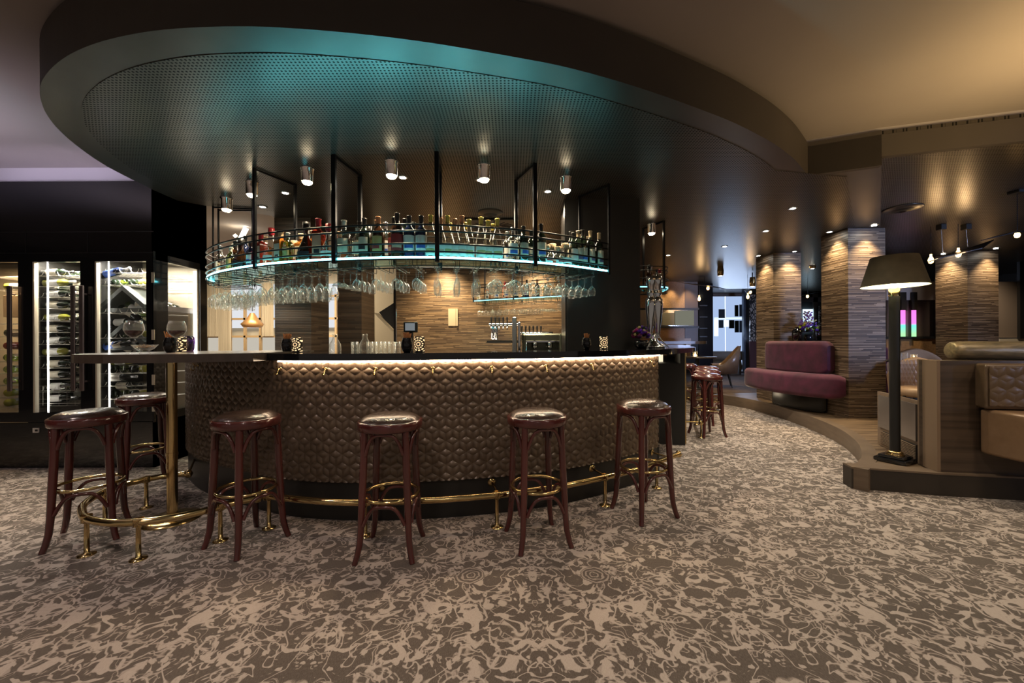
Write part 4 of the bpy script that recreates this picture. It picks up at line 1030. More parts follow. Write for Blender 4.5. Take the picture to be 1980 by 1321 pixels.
def door(pa, pb, ha, hl):
    d = MB(); xa, xb = CX(pa), CX(pb); g0, g1 = xa + .085, xb - .06
    box2(d, xa, g0, CY - .012, CY + .03, zG0 - .09, zG1 + .08); box2(d, g1, xb, CY - .012, CY + .03, zG0 - .09, zG1 + .08)
    box2(d, g0, g1, CY - .012, CY + .03, zG1, zG1 + .08); box2(d, g0, g1, CY - .012, CY + .03, zG0 - .09, zG0)
    dd = sub(d, 'door', M['black'], wc)
    def ssub(mb, n, m): o = mb.build(n, m); o.parent = dd; o.matrix_parent_inverse = dd.matrix_world.inverted() if False else Matrix.Identity(4); return o
    m2 = MB(); box2(m2, g0, g1, CY + .005, CY + .010, zG0, zG1); ssub(m2, 'pane', M['pane'])
    m2 = MB(); box2(m2, g0, g0 + .016, CY - .014, CY + .02, zG0, zG1); ssub(m2, 'seal_strip', pm('door_seal', (.55, .48, .36), .5))
    m2 = MB(); hx = CX(ha); m2.box((hx, CY - .055, 1.27), (.042, .014, 1.02), bev=.003)
    for z in (.85, 1.70): m2.tube([(hx, CY - .05, z), (hx, CY - .01, z)], .009, 8)
    ssub(m2, 'handle', M['handle'])
door(-90, 50, 32, 0); door(50, 170, 153, 0); door(170, 297, 169.5, 0)
# side face with its own pane
mb = MB(); y0, y1, y2, y3 = CY, CY + .16, CY + .58, CY + .68
box2(mb, XR - .02, XR, y0, y1, zG0 - .1, zG1 + .1); box2(mb, XR - .02, XR, y2, y3, 0, zT); box2(mb, XR - .02, XR, y0, y3, zG1 + .02, zT); box2(mb, XR - .02, XR, y0, y3, 0, zG0 - .02)
sub(mb, 'side_frame', M['black'], wc)
mb = MB(); box2(mb, XR - .012, XR - .008, y1, y2, zG0, zG1 + .02); sub(mb, 'side_pane', M['pane'], wc)
mb = MB(); box2(mb, XR - .001, XR + .006, CY - .012, CY + .012, zG0 - .1, zG1 + .1); sub(mb, 'corner_post', M['black'], wc)
for z in (1.86, 1.30, .86, .60):
    mb = MB(); box2(mb, CX(296), CX(296) + .028, CY - .018, CY - .013, z - .05, z + .05); sub(mb, 'hinge_plate', M['lcream'], wc)
# light strips inside
for (x, y, w_) in [(CX(79), CY + .06, .005), (CX(199), CY + .06, .005), (CX(8), CY + .3, .012), (XR - .03, CY + .545, .03)]:
    mb = MB().box((x, y, (zG0 + zG1) / 2), (w_, .012, zG1 - zG0)); sub(mb, 'light_strip', M['ledwhite'], wc)
for i, (pa, pb) in enumerate([(-30, 45), (70, 165), (190, 290)]):
    lamp('AREA', 'cabinet_fill', ((CX(pa) + CX(pb)) / 2, CY + .12, 2.07), (26, 28, 28)[i], ((1, .72, .42), (1, .90, .72), (1, .93, .80))[i], .35, sizey=.1)  # unseen fill added at the top of each compartment to brighten the bottles
mb = MB(); mb.box((CX(70), CY - .006, PY(70, 832, CY).z), (.055, .01, .045)); mb.box((CX(72), CY - .012, PY(70, 832, CY).z), (.025, .004, .02), mat=1)
sub(mb, 'lock_plate', [M['white'], M['blackm']], wc)
# wire shelves
def shelf(xa, xb, z, rings=True, y0=CY + .07, y1=CY + .52):
    mb = MB()
    for y in (y0, (y0 + y1) / 2, y1): mb.tube([(xa, y, z), (xb, y, z)], .0028, 4)
    n = max(2, int((xb - xa) / .035))
    for i in range(n + 1): mb.tube([(xa + (xb - xa) * i / n, y0, z), (xa + (xb - xa) * i / n, y1, z)], .0014, 3)
    if rings:
        m = int((xb - xa) / .095)
        for i in range(m):
            cx = xa + (i + .5) * (xb - xa) / m
            mb.tube([(cx + .042 * math.cos(t), y0 - .004, z + .042 - .042 * math.sin(t)) for t in [PI * k / 10 for k in range(11)]], .0022, 4)
    sub(mb, 'wire_shelf', M['wire'], wc)
wine = {}
def wb(key, body, cap, lab, desc):
    o = bottle('wine_bottle', 'wine', body, cap, lab, h=.30, r=.037); wine[key] = (tag(o, desc, 'wine bottle'), desc)
wb('dark', M['g_dark'], M['capblack'], M['lcream'], 'dark wine bottle with cream label')
wb('white', M['g_dark'], M['silver'], M['white'], 'dark wine bottle with white label')
wb('yellow', M['g_yellow'], M['capwhite'], M['white'], 'yellow-green white-wine bottle')
wb('green', M['g_green'], M['capblack'], M['white'], 'bright green wine bottle')
wb('blue', M['g_blue'], M['silver'], M['lblue'], 'dark blue bottle with blue label')
wb('red', M['g_red'], M['capred'], M['lred'], 'red-glowing wine bottle')
def wput(key, x, y, z, mode, label, grp, tilt=0.0, rz=0.0):
    o, desc = wine[key]
    if mode == 'side': rot = (0, PI / 2 - tilt, rz); loc = (x, y, z)      # lying, base to the left, neck to the right
    else: rot = (-PI / 2 + tilt, 0, rz); loc = (x, y, z)               # lying, base towards the room
    place(o, loc, None, desc + ', ' + label, grp, rot=rot)
rowz = [1.935, 1.83, 1.72, 1.61, 1.485, 1.37, 1.25, 1.135, 1.015, .905, .785, .66]
mid = ['dark', 'yellow', 'white', 'dark', 'yellow', 'dark', 'white', 'yellow', 'dark', 'dark', 'green', 'white']
xa, xb = tanx(84) * (CY + .13), tanx(158) * (CY + .13)
for i, z in enumerate(rowz):
    shelf(xa - .02, xb + .04, z - .04, i % 2 == 0)
    wput(mid[i], xa + random.uniform(.01, .05), CY + .13, z, 'side', 'lying on shelf %d from top, middle door' % (i + 1), 'wine bottles behind the middle door', random.uniform(0, .06))
    for j in range(3):
        if i % 2 == 0: wput('dark', xa + .05 + j * .12, CY + .22, z, 'end', '%s base forward on shelf %d, middle door' % (ordn[j], i + 1), 'dark bottles at the back of the middle cabinet')
    wput(random.choice(['dark', 'white', 'green']), xa + .04, CY + .36, z + .02, 'side', 'crosswise behind on shelf %d, middle door' % (i + 1), 'wine bottles at the back of the middle cabinet', .02)
gridm = MB()
for k in range(6): gridm.tube([(xa + .0 + k * .08, CY + .055, .60), (xa + k * .08, CY + .055, .80)], .0016, 4)
for k in range(4): gridm.tube([(xa, CY + .055, .60 + k * .066), (xb + .04, CY + .055, .60 + k * .066)], .0016, 4)
sub(gridm, 'front_grid', M['wire'], wc)
# right-hand compartment: slanted display shelves, ring racks, lying bottles
xa, xb = tanx(203) * (CY + .13), tanx(285) * (CY + .13)
ridx = 0
for i, z in enumerate([1.96, 1.84, 1.56, 1.31, 1.075, .955, .83, .70]):
    shelf(xa - .02, xb + .1, z - .04, True)
    for j in range(4):
        if z in (1.31, 1.84, .955, .70): wput(['dark', 'green', 'dark', 'yellow'][j], xa + .045 + j * .1, CY + .16, z, 'end', '%s base forward on ring shelf %d, right door' % (ordn[j], i + 1), 'bottles base forward behind the right-hand door')
for k, (z, key, x) in enumerate([(1.90, 'blue', .0), (1.43, 'white', .0), (1.17, 'blue', .0), (1.03, 'yellow', .0), (.87, 'white', .05), (.62, 'yellow', .05), (1.20, 'dark', .06), (.78, 'dark', .02)]):
    wput(key, xa + x, CY + .10 + (k % 2) * .1, z, 'side', 'lying on the %s level, right door' % ordn[k], 'bottles lying behind the right-hand door', .25 if k in (0, 2) else .05)
for k, z in enumerate((1.62, 1.24)):
    mb = MB(); xm = (xa + xb) / 2
    for s_ in (-1, 1):
        A = Vector((xm, CY + .09, z + .13)); B = Vector((xm + s_ * .22, CY + .09, z - .06))
        mb.add([A, B, B + Vector((0, 0, .05)), A + Vector((0, 0, .05)), A + Vector((0, .3, 0)), B + Vector((0, .3, 0)), B + Vector((0, .3, .05)), A + Vector((0, .3, .05))],
               [(0, 1, 2, 3), (7, 6, 5, 4), (0, 4, 5, 1), (3, 2, 6, 7), (1, 5, 6, 2)])
    box2(mb, xa - .03, xb + .08, CY + .08, CY + .10, z - .09, z - .05)
    sub(mb, 'slanted_display', pm('grey_green_wood', (.10, .11, .10), .5), wc)
    for j in range(3):
        wput(['dark', 'green', 'dark'][j], xm - .12 + j * .07, CY + .20, z - .03 + j * .03, 'side', '%s on the %s slanted display' % (ordn[j], ['upper', 'lower'][k]), 'bottles on the slanted displays', -.55)
mb = MB(); box2(mb, XR - .30, XR - .03, CY + .14, CY + .52, 1.545, 1.60); box2(mb, XR - .30, XR - .03, CY + .14, CY + .52, 1.21, 1.26); sub(mb, 'display_shelf', M['steel'], wc)
for j in range(4): wput('dark', XR - .36, CY + .20 + j * .09, 1.66, 'side', '%s of those propped inside the side window' % ordn[j], 'bottles propped inside the side window', -.3, .0)
# left compartment: wooden crates and coloured bottles
xa, xb = CX(-40), CX(34)
for i, z in enumerate([1.93, 1.80, 1.46, 1.33, 1.20, 1.08, .96, .84, .72, .62]):
    shelf(xa, xb + .04, z - .04, False)
crate = tag(MB().box((0, 0, 0), (.33, .2, .22), bev=.004).build('wine_crate', noisy('pale_crate_wood', (.55, .40, .24), (.66, .50, .32), 6, .6)), 'pale wooden wine crate on a shelf behind the left cabinet door', 'crate')
crate.location = (CX(8), CY + .22, 1.60); 
lk = ['dark', 'red', 'green', 'green', 'green', 'yellow', 'yellow', 'yellow']
for i, z in enumerate([1.33, 1.20, 1.08, .96, .84, .72, .62, 1.80]):
    for j in range(3):
        wput(lk[i] if j < 2 else 'dark', CX(2) + (j - 1) * .12, CY + .14 + .05 * j, z, 'end' if i not in (0, 7) else 'side', '%s on shelf %d behind the left-hand door' % (ordn[j], i + 1), 'coloured bottles behind the left-hand door', 0, .2)

# ------------------------------------------------------------------ things on the high table and the counter
ZC, ZT = 1.1432, 1.1502
def on(px, Y): return tanx(px) * Y
pot = thing('snack_pot', 'pot', 'pot')
MB().lathe([(0, 0), (.022, 0), (.034, .015), (.041, .045), (.040, .068), (.031, .095), (.033, .102), (.030, .102), (.028, .094), (0, .09)], 20).build('pot_body', M['black'], pot)
sm = MB()
for i in range(26):
    a = random.uniform(0, 6.28); r = random.uniform(.002, .024); q = Vector((r * math.cos(a), r * math.sin(a), .092)); sm.tube([q, q + Vector((r * .5 * math.cos(a), r * .5 * math.sin(a), random.uniform(.036, .050)))], .0032, 5)
sm.build('cracker_sticks', noisy('cracker_sticks', (.55, .22, .07), (.75, .36, .14), 40, .7), pot)
for px, Y, z, lab, s_ in [(555, 2.98, ZC, 'black round pot of cracker sticks on the counter nearest the wooden table', 1), (787, 2.80, ZC, 'black round pot of cracker sticks below the till screen', 1),
                      (1134, 3.50, ZC, 'black round pot of cracker sticks in front of the black pillar', 1), (330, 2.78, ZT, 'black round pot of cracker sticks on the wooden high table', 1.05)]:
    place(pot, (on(px, Y), Y, z), random.uniform(0, 3), lab, 'black snack pots along the bar', scale=(s_, s_, s_))
lace, n, l, b = nt('pierced_metal_glow')
tc_ = n.new('ShaderNodeTexCoord'); sp_ = n.new('ShaderNodeSeparateXYZ'); l.new(tc_.outputs['Object'], sp_.inputs[0])
dz = mth(n, l, 'SUBTRACT', sp_.outputs[2], .058)
rr = mth(n, l, 'SQRT', mth(n, l, 'ADD', mth(n, l, 'MULTIPLY', sp_.outputs[0], sp_.outputs[0]), mth(n, l, 'MULTIPLY', dz, dz)))
an = mth(n, l, 'ARCTAN2', dz, sp_.outputs[0])
ringp = mth(n, l, 'GREATER_THAN', mth(n, l, 'FRACT', mth(n, l, 'MULTIPLY', rr, 62)), .5)
spk = mth(n, l, 'GREATER_THAN', mth(n, l, 'SINE', mth(n, l, 'MULTIPLY', an, 12)), -.35)
l.new(ramp(n, l, mth(n, l, 'MULTIPLY', ringp, spk), [(.2, (.03, .02, .01)), (.8, (.7, .45, .22))]), b.inputs['Base Color'])
b.inputs['Emission Color'].default_value = (1, .68, .36, 1)
l.new(mth(n, l, 'MULTIPLY', mth(n, l, 'MULTIPLY', ringp, spk), .7), b.inputs['Emission Strength'])
ch = thing('candle_holder', 'holder', 'candle holder')
MB().lathe([(.033, .006), (.036, .012), (.036, .108), (.034, .112), (.031, .108)], 28).build('pierced_shell', lace, ch)
MB().lathe([(0, 0), (.037, 0), (.037, .006), (0, .006)], 24).build('foot', M['blackm'], ch)
for px, Y, z, lab in [(575, 3.02, ZC, 'pierced glowing candle holder beside the leftmost pot on the black counter'), (811, 2.86, ZC, 'pierced glowing candle holder right of the pot below the till screen'),
                      (1167, 3.58, ZC, 'pierced glowing candle holder at the right of the counter by the pillar'), (349, 2.98, ZT, 'pierced glowing candle holder behind the wine glass on the wooden table')]:
    place(ch, (on(px, Y), Y, z), 0, lab, 'pierced candle holders')
wg = thing('red_wine_glass', 'glass', 'wine glass')
MB().lathe([(.040, 0), (.040, .002), (.006, .008), (.0038, .02), (.0038, .095), (.012, .104), (.040, .125), (.053, .155), (.050, .185), (.040, .215), (.039, .215), (.0485, .185), (.0515, .155), (.039, .127), (.01, .107)], 28).build('glass_body', M['glass'], wg)
MB().lathe([(0, .108), (.012, .109), (.037, .127), (.049, .150), (0, .150)], 24).build('red_wine', pm('red_wine', (.05, .004, .006), .05), wg)
for px, Y, lab in [(259, 2.62, 'stemmed glass of red wine at the left, behind the nut bowl'), (342, 2.66, 'stemmed glass of red wine in front of the snack pot on the wooden table')]:
    place(wg, (on(px, Y), Y, ZT), 0, lab, 'glasses of red wine on the high table')
nb = thing('nut_bowl', 'small clear glass bowl of nuts on the wooden high table', 'bowl', (on(280, 2.5), 2.5, ZT))
MB().lathe([(.026, 0), (.028, .004), (.020, .012), (.022, .018), (.045, .032), (.066, .058), (.064, .058), (.043, .034), (.018, .022)], 28).build('glass_bowl', M['glass'], nb)
nu = MB()
for i in range(90):
    a = random.uniform(0, 6.28); r = random.uniform(0, .050); nu.lathe([(0, -.004), (.005, 0), (0, .004)], 6, (r * math.cos(a), r * math.sin(a), .045 + random.uniform(-.006, .014) * (1 - r / .07)))
tag(nu.build('nuts', noisy('mixed_nuts', (.25, .12, .04), (.42, .24, .10), 60, .6), nb), kind='stuff')
coaster = tag(MB().lathe([(0, 0), (.05, 0), (.05, .002), (0, .002)], 24).build('coaster', M['cork']), 'pale round coaster under the right-hand glass of red wine', 'coaster'); coaster.location = (on(342, 2.66), 2.66, ZT - .0015)
pv = thing('purple_vase', 'translucent purple glass vase at the back of the wooden high table', 'vase', (on(365, 3.1), 3.1, ZT))
MB().lathe([(0, 0), (.030, 0), (.036, .03), (.040, .08), (.038, .11), (.028, .122), (.026, .122), (.036, .11), (.036, .02), (0, .006)], 24).build('vase_body', glassy('purple_glass', (.42, .28, .55), .08, .5), pv)
# flowers and chrome dispenser at the right end of the counter
def blooms(parent, specs, n, rad, cz, sz, size, squash=.8):
    for (nm, m), cnt_ in specs:
        for i in range(cnt_):
            a = random.uniform(0, 2 * PI); u = random.uniform(-.2, 1); r = rad * math.sqrt(max(0, 1 - u * u)) 
            c = Vector((r * math.cos(a), r * math.sin(a), cz + u * sz)); mb = MB()
            for ring_, (rn, tilt) in enumerate([(5, .3), (6, .9), (7, 1.35)]):
                for k in range(rn):
                    al = 2 * PI * k / rn + ring_; d = Vector((math.cos(al) * math.sin(tilt), math.sin(al) * math.sin(tilt), math.cos(tilt))); e = Vector((-math.sin(al), math.cos(al), 0)) * size * .35
                    mb.add([c, c + d * size * .6 + e, c + d * size, c + d * size * .6 - e], [(0, 1, 2, 3)], True)
            mb.build(nm, m, parent)
FC = {'violet': pm('violet_petals', (.26, .10, .60), .6), 'pink': pm('magenta_petals', (.55, .08, .32), .6), 'creamf': pm('cream_petals', (.65, .60, .35), .6), 'limef': pm('lime_petals', (.62, .70, .08), .6), 'leaf': pm('leaf_green', (.04, .10, .03), .6)}
fb = thing('flower_bowl', 'black bowl of violet and magenta flowers beside the chrome dispenser', 'flowers', (on(1240, 3.95), 3.95, ZC))
MB().lathe([(0, 0), (.04, 0), (.062, .02), (.072, .05), (.062, .078), (.057, .078), (.0, .06)], 24).build('bowl', M['black'], fb)
blooms(fb, [(('flower', FC['violet']), 22), (('flower', FC['pink']), 18), (('flower', FC['creamf']), 6), (('leaf', FC['leaf']), 8)], 0, .072, .11, .085, .034)
cd = thing('chrome_dispenser', 'tall chrome tap sculpture of two tapering vessels at the right end of the counter', 'dispenser', (on(1264, 4.1), 4.1, ZC))
s_ = 4.1 / 770
for dx, tl in ((-.042, .10), (.042, -.02)):
    Mx = Matrix.Rotation(tl * .3, 4, 'Y')
    MB().lathe([(.020, .10), (.024, .16), (.040, .30), (.052, .42), (.055, .47), (.050, .50), (.036, .515), (.030, .53), (.040, .55), (.036, .575), (.030, .585), (.034, .60), (.048, .68), (.056, .735), (.052, .735), (0, .70)], 22, (dx, 0, 0), Mx).build('vessel', M['chrome'], cd)
MB().lathe([(.0, 0), (.11, 0), (.115, .012), (.09, .03), (.05, .06), (.030, .10), (.034, .13), (.02, .15)], 28).build('base', M['chrome'], cd)
bd = MB()
for i in range(34):
    u = i / 33; bd.lathe([(0, -.008), (.008, 0), (0, .008)], 8, (.03 + u * .10, -.05, .15 - .14 * u ** .6)); bd.lathe([(0, -.007), (.007, 0), (0, .007)], 8, (.118 * math.cos(i * .185), .118 * math.sin(i * .185), .014))
bd.build('bead_trim', M['chrome'], cd)

# ------------------------------------------------------------------ raised lounge on the right
ZP = .178
# floor lamp
lx, ly = 3.265, 3.40
fl_ = thing('floor_lamp', 'black column floor lamp with a wide olive-brown shade at the platform corner', 'floor lamp', (lx, ly, ZP))
mb = MB(); mb.box((0, 0, .016), (.215, .215, .032), .45, bev=.006); mb.box((0, 0, .043), (.175, .175, .024), .45, bev=.008); mb.build('base', M['black'], fl_)
MB().lathe([(.062, .055), (.064, .062), (.050, .07), (.056, .078), (.046, .088), (.036, .09)], 24).build('brass_collar', M['brassd'], fl_)
MB().lathe([(.036, .085), (.036, 1.44)], 24).build('pole', M['blackm'], fl_)
MB().lathe([(.037, 1.405), (.037, 1.465), (.03, 1.48), (0, 1.48)], 24).build('pole_cap', M['brass'], fl_)
SB = 1.492
MB().lathe([(.222, SB), (.155, SB + .252)], 40).build('lamp_shade', M['shade'], fl_)
MB().lathe([(.153, SB + .250), (.219, SB + .002)], 40).build('shade_lining', M['shadein'], fl_)
MB().lathe([(.155, SB + .252), (0, SB + .252)], 40).build('shade_top', M['shade'], fl_)
MB().lathe([(0, SB - .02), (.022, SB), (.03, SB + .03), (.022, SB + .06), (0, SB + .07)], 16).build('bulb', emis('lamp_bulb_soft', (1, .88, .6), 10), fl_)
MB().tube([(0, 0, SB + .06), (0, 0, SB + .252)], .006, 8).build('stem', M['brass'], fl_)
lamp('POINT', 'floor_lamp_light', (lx, ly, ZP + SB + .05), 5, (1, .84, .55), .05)

# booth: wood end wall, vent side, leather seat, back and bolster
bt = thing('booth', 'wood-sided booth with quilted bronze leather back and seat at the right edge', 'booth', (3.6, 3.2, ZP))
Tz = 1.047
sub(MB().prism([(3.33, 3.12), (6.0, 2.66), (6.0, 2.90), (3.37, 3.30)], ZP, Tz), 'end_wall', M['boothwood'], bt)
sub(MB().prism([(3.322, 3.115), (3.345, 3.112), (3.40, 3.31), (3.377, 3.32)], ZP, Tz + .004), 'end_edge', M['boothedge'], bt)
sub(MB().prism([(3.40, 3.34), (3.42, 3.34), (3.66, 3.95), (3.64, 3.97)], ZP, .70), 'side_panel', M['boothedge'], bt)
sub(MB().prism([(3.385, 3.345), (3.40, 3.34), (3.625, 3.92), (3.61, 3.93)], .36, .67), 'steel_panel', pm('brushed_steel_panel', (.30, .27, .25), .3, .8), bt)
vg = sub(MB().prism([(3.388, 3.345), (3.40, 3.34), (3.63, 3.90), (3.618, 3.91)], ZP + .02, ZP + .15), 'vent_frame', M['blackm'], bt)
mb = MB()
for i in range(9):
    z = ZP + .028 + i * .0135; mb.prism([(3.380, 3.348), (3.390, 3.345), (3.620, 3.905), (3.610, 3.915)], z, z + .006)
mb.build('vent_slat', M['boothedge'], vg)
def vx(px, Y): return tanx(px, 800) * Y
BX = vx(1906, 3.0)
mb = MB()
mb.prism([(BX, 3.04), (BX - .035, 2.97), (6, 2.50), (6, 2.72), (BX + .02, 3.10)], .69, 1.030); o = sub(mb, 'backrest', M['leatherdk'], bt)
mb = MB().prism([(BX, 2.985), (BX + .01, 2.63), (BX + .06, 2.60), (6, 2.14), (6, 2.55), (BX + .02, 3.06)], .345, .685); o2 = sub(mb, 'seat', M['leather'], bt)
for q in (o, o2):
    bv = q.modifiers.new('bevel', 'BEVEL'); bv.width = .022; bv.segments = 4; bv.limit_method = 'ANGLE'
# quilting lines on the back
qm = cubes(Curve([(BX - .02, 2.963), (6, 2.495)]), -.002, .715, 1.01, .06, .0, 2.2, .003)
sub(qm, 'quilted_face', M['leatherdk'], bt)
Mx = Matrix.Rotation(PI / 2, 4, 'Y') 
bm_ = MB().lathe([(0, 0), (.055, .0), (.070, .015), (.074, .06), (.074, 2.4), (0, 2.4)], 28, (3.56, 3.24, Tz + .076), Matrix.Rotation(-.17, 4, 'Z') @ Matrix.Rotation(PI / 2, 4, 'Y'))
tag(bm_.build('bolster', M['bolster']), 'long metallic patterned bolster lying on top of the booth', 'bolster')

# plum sofa wrapped round between two columns
sf = thing('sofa', 'plum velvet curved sofa between the two nearest wood columns', 'sofa', (4.25, 5.9, ZP))
SC = Curve([(4.06, 6.98), (3.96, 6.75), (3.925, 6.35), (3.955, 5.95), (4.06, 5.58), (4.20, 5.34), (4.36, 5.20)][::-1])
def soft(mb, cur, prof, name, m, parent):
    # sweep a rounded cross-section (offset, z) along a plan curve, with closed ends
    rows = []; K_ = 40
    for i in range(K_ + 1):
        q = cur.len * i / K_; e = min(1, min(i, K_ - i) / 2.5) ** .5 if 0 < i < K_ else 0.0
        oc = sum(p[0] for p in prof) / len(prof); zc = sum(p[1] for p in prof) / len(prof)
        ee = .72 + .28 * e
        rows.append([v3(cur.at(q, -(oc + (o_ - oc) * ee)), zc + (z_ - zc) * ee) for o_, z_ in prof])
    vs = [v for r in rows for v in r]; n_ = len(prof)
    fs = [[i * n_ + k, i * n_ + (k + 1) % n_, (i + 1) * n_ + (k + 1) % n_, (i + 1) * n_ + k] for i in range(K_) for k in range(n_)]
    mb.add(vs, fs, True); mb.add(rows[0], [list(range(n_ - 1, -1, -1))], False); mb.add(rows[-1], [list(range(n_))], False)
    return sub(mb, name, m, parent)
def rprof(o0, o1, z0, z1, r):
    out = []
    for cx, cz, a0 in ((o1 - r, z1 - r, 0), (o0 + r, z1 - r, 90), (o0 + r, z0 + r, 180), (o1 - r, z0 + r, 270)):
        for k in range(5): a = math.radians(a0 + k * 22.5); out.append((cx + r * math.cos(a), cz + r * math.sin(a)))
    return out
S2 = Curve([(4.36, 5.20), (4.20, 5.34), (4.06, 5.58), (3.955, 5.95), (3.925, 6.35), (3.96, 6.75), (4.06, 6.98)])
soft(MB(), S2, rprof(0, .28, .42, .745, .07), 'seat', M['velvet'], sf)
S3 = Curve([(4.30, 5.46), (4.22, 5.75), (4.17, 6.1), (4.17, 6.45), (4.22, 6.68)])
soft(MB(), S3, rprof(0, .20, .72, 1.20, .06), 'backrest', M['velvet'], sf)
S4 = Curve([(4.42, 5.62), (4.28, 5.85), (4.24, 6.2), (4.28, 6.6)])
soft(MB(), S4, rprof(0, .16, ZP, .44, .01), 'base', M['kick'], sf)
lamp('POINT', 'sofa_floor_light', (4.02, 6.95, .30), .8, (1, .8, .55), .02)
# flowers behind the sofa
ft = thing('flower_arrangement', 'tall arrangement of violet and lime flowers behind the plum sofa', 'flowers', (on(1563, 6.5), 6.5, 1.205))
MB().lathe([(0, 0), (.05, 0), (.06, .05), (.05, .1), (0, .1)], 18).build('vase', M['black'], ft)
st = MB(); st.box((4.86, 6.32, .69), (.34, .30, 1.03)); tag(st.build('pedestal', M['blackm']), 'dark pedestal behind the plum sofa under the tall flowers', 'pedestal')
blooms(ft, [(('flower', FC['violet']), 34), (('flower', FC['limef']), 40), (('leaf', FC['leaf']), 16)], 0, .12, .16, .12, .045)
for i in range(26):
    z = .22 + .24 * i / 26; r = .10 * (1 - i / 30); a = random.uniform(0, 6.28); c = Vector((r * math.cos(a), r * math.sin(a), z)); mb = MB()
    for k in range(8):
        al = 2 * PI * k / 8; d = Vector((math.cos(al), math.sin(al), .5)) * .035; mb.add([c, c + d + Vector((0, 0, .02)), c + d * 1.3], [(0, 1, 2)], True)
    mb.build('flower', FC['violet'] if i % 3 else FC['creamf'], ft)
vz = tag(MB().lathe([(0, 0), (.06, 0), (.07, .1), (.066, .17), (.03, .20), (.03, .22), (.026, .22), (0, .18)], 20).build('dark_vase', glassy('smoked_glass', (.16, .13, .2), .1, .5)), 'v', 'vase')
place(vz, (on(1541, 6.45), 6.45, 1.205), None, 'smoked dark glass vase left of the tall flowers'); place(vz, (on(1587, 6.40), 6.40, 1.205), None, 'smoked dark glass vase right of the tall flowers', scale=(.9, .9, 1.1))

# taupe quilted chairs, small tables and candles behind the floor lamp
def chair(name, label, loc, rz, m=M['taupe'], quilt=True, s=1.0):
    t = thing(name, label, 'chair', loc, rz); t.scale = (s, s, s)
    # barrel back: quilted shell open towards +Y
    R0 = .31; mb = MB(); n_ = 28; rows = []
    for i in range(n_ + 1):
        a = math.radians(200 + 140 * i / n_); h = .84 - .20 * abs(i / n_ - .5) ** 1.6 * 3.0
        rows.append([(R0 * math.cos(a), R0 * .9 * math.sin(a), .36), ((R0 + .02) * math.cos(a), (R0 + .03) * .9 * math.sin(a), h - .04), ((R0 - .01) * math.cos(a), R0 * .9 * math.sin(a), h), ((R0 - .06) * math.cos(a), (R0 - .05) * .9 * math.sin(a), h - .03), ((R0 - .055) * math.cos(a), (R0 - .055) * .9 * math.sin(a), .36)])
    vs = [v for r in rows for v in r]; mb.add(vs, [[i * 5 + k, (i + 1) * 5 + k, (i + 1) * 5 + (k + 1) % 5, i * 5 + (k + 1) % 5] for i in range(n_) for k in range(5)], True)
    mb.add(rows[0], [(0, 1, 2, 3, 4)]); mb.add(rows[-1], [(4, 3, 2, 1, 0)]); mb.build('backrest', m, t)
    if quilt:
        q = MB()
        for i in range(-5, 6):
            for j in range(6):
                a = math.radians(270 + i * 9 + (4.5 if j % 2 else 0)); z = .42 + j * .058; h = .036
                if abs(i) > 4 and j > 3: continue
                c = Vector(((R0 - .060) * math.cos(a), (R0 - .060) * .9 * math.sin(a), z + .04)); tt = Vector((-math.sin(a), math.cos(a), 0)); nn = -Vector((math.cos(a), math.sin(a), 0))
                q.add([c - tt * h, c - Vector((0, 0, .058)), c + tt * h, c + Vector((0, 0, .058)), c + nn * .014], [(0, 1, 4), (1, 2, 4), (2, 3, 4), (3, 0, 4)], False)
        q.build('quilted_back', m, t)
    MB().lathe([(0, .36), (.24, .36), (.265, .39), (.26, .45), (.2, .475), (0, .48)], 28, (0, .04, 0)).build('seat', m, t)
    for sx in (-1, 1):
        for sy in (-1, 1):
            MB().tube([(sx * .19, sy * .17 + .02, .37), (sx * .24, sy * .22 + .02, .0)], [.018, .010], 8).build('leg', M['blackm'], t)
    return t
chair('barrel_chair', 'taupe barrel chair with diamond-quilted back just behind the floor lamp', (4.97, 4.83, ZP), PI - .6, s=.97)
chair('barrel_chair', 'taupe barrel chair facing the camera beyond the candle-lit table', (6.15, 6.05, ZP), PI - .7, quilt=False, s=1.07)
chair('barrel_chair', 'low taupe chair whose rounded top shows over the booth wall', (4.53, 4.0, ZP), .9, quilt=False, s=.95)
tb = thing('side_table', 'small dark table with a candle beyond the quilted chair', 'table', (5.68, 5.62, ZP))
MB().lathe([(0, .72), (.34, .72), (.34, .745), (0, .745)], 32).build('table_top', M['tabletop'], tb); MB().lathe([(.22, 0), (.22, .015), (.03, .03), (.03, .72)], 24).build('pedestal', M['blackm'], tb)
cg = thing('candle_glass', 'c', 'candle')
MB().lathe([(0, 0), (.034, 0), (.036, .085), (.034, .085), (.032, .006), (0, .006)], 18).build('glass_cup', M['glass'], cg)
MB().lathe([(0, .006), (.018, .006), (.018, .035), (.006, .042), (.007, .055), (0, .072)], 12).build('candle', M['candle'], cg)
place(cg, (5.57, 5.52, ZP + .7452), None, 'lit candle in a clear glass on the table beyond the quilted chair')
place(tum, (5.42, 5.50, ZP + .7452), None, 'clear tumbler beside the lit candle behind the floor lamp', 'x')
bpy.data.objects[[o.name for o in C.objects if o.get('label', '').startswith('clear tumbler beside the lit')][0]].pop('group', None)
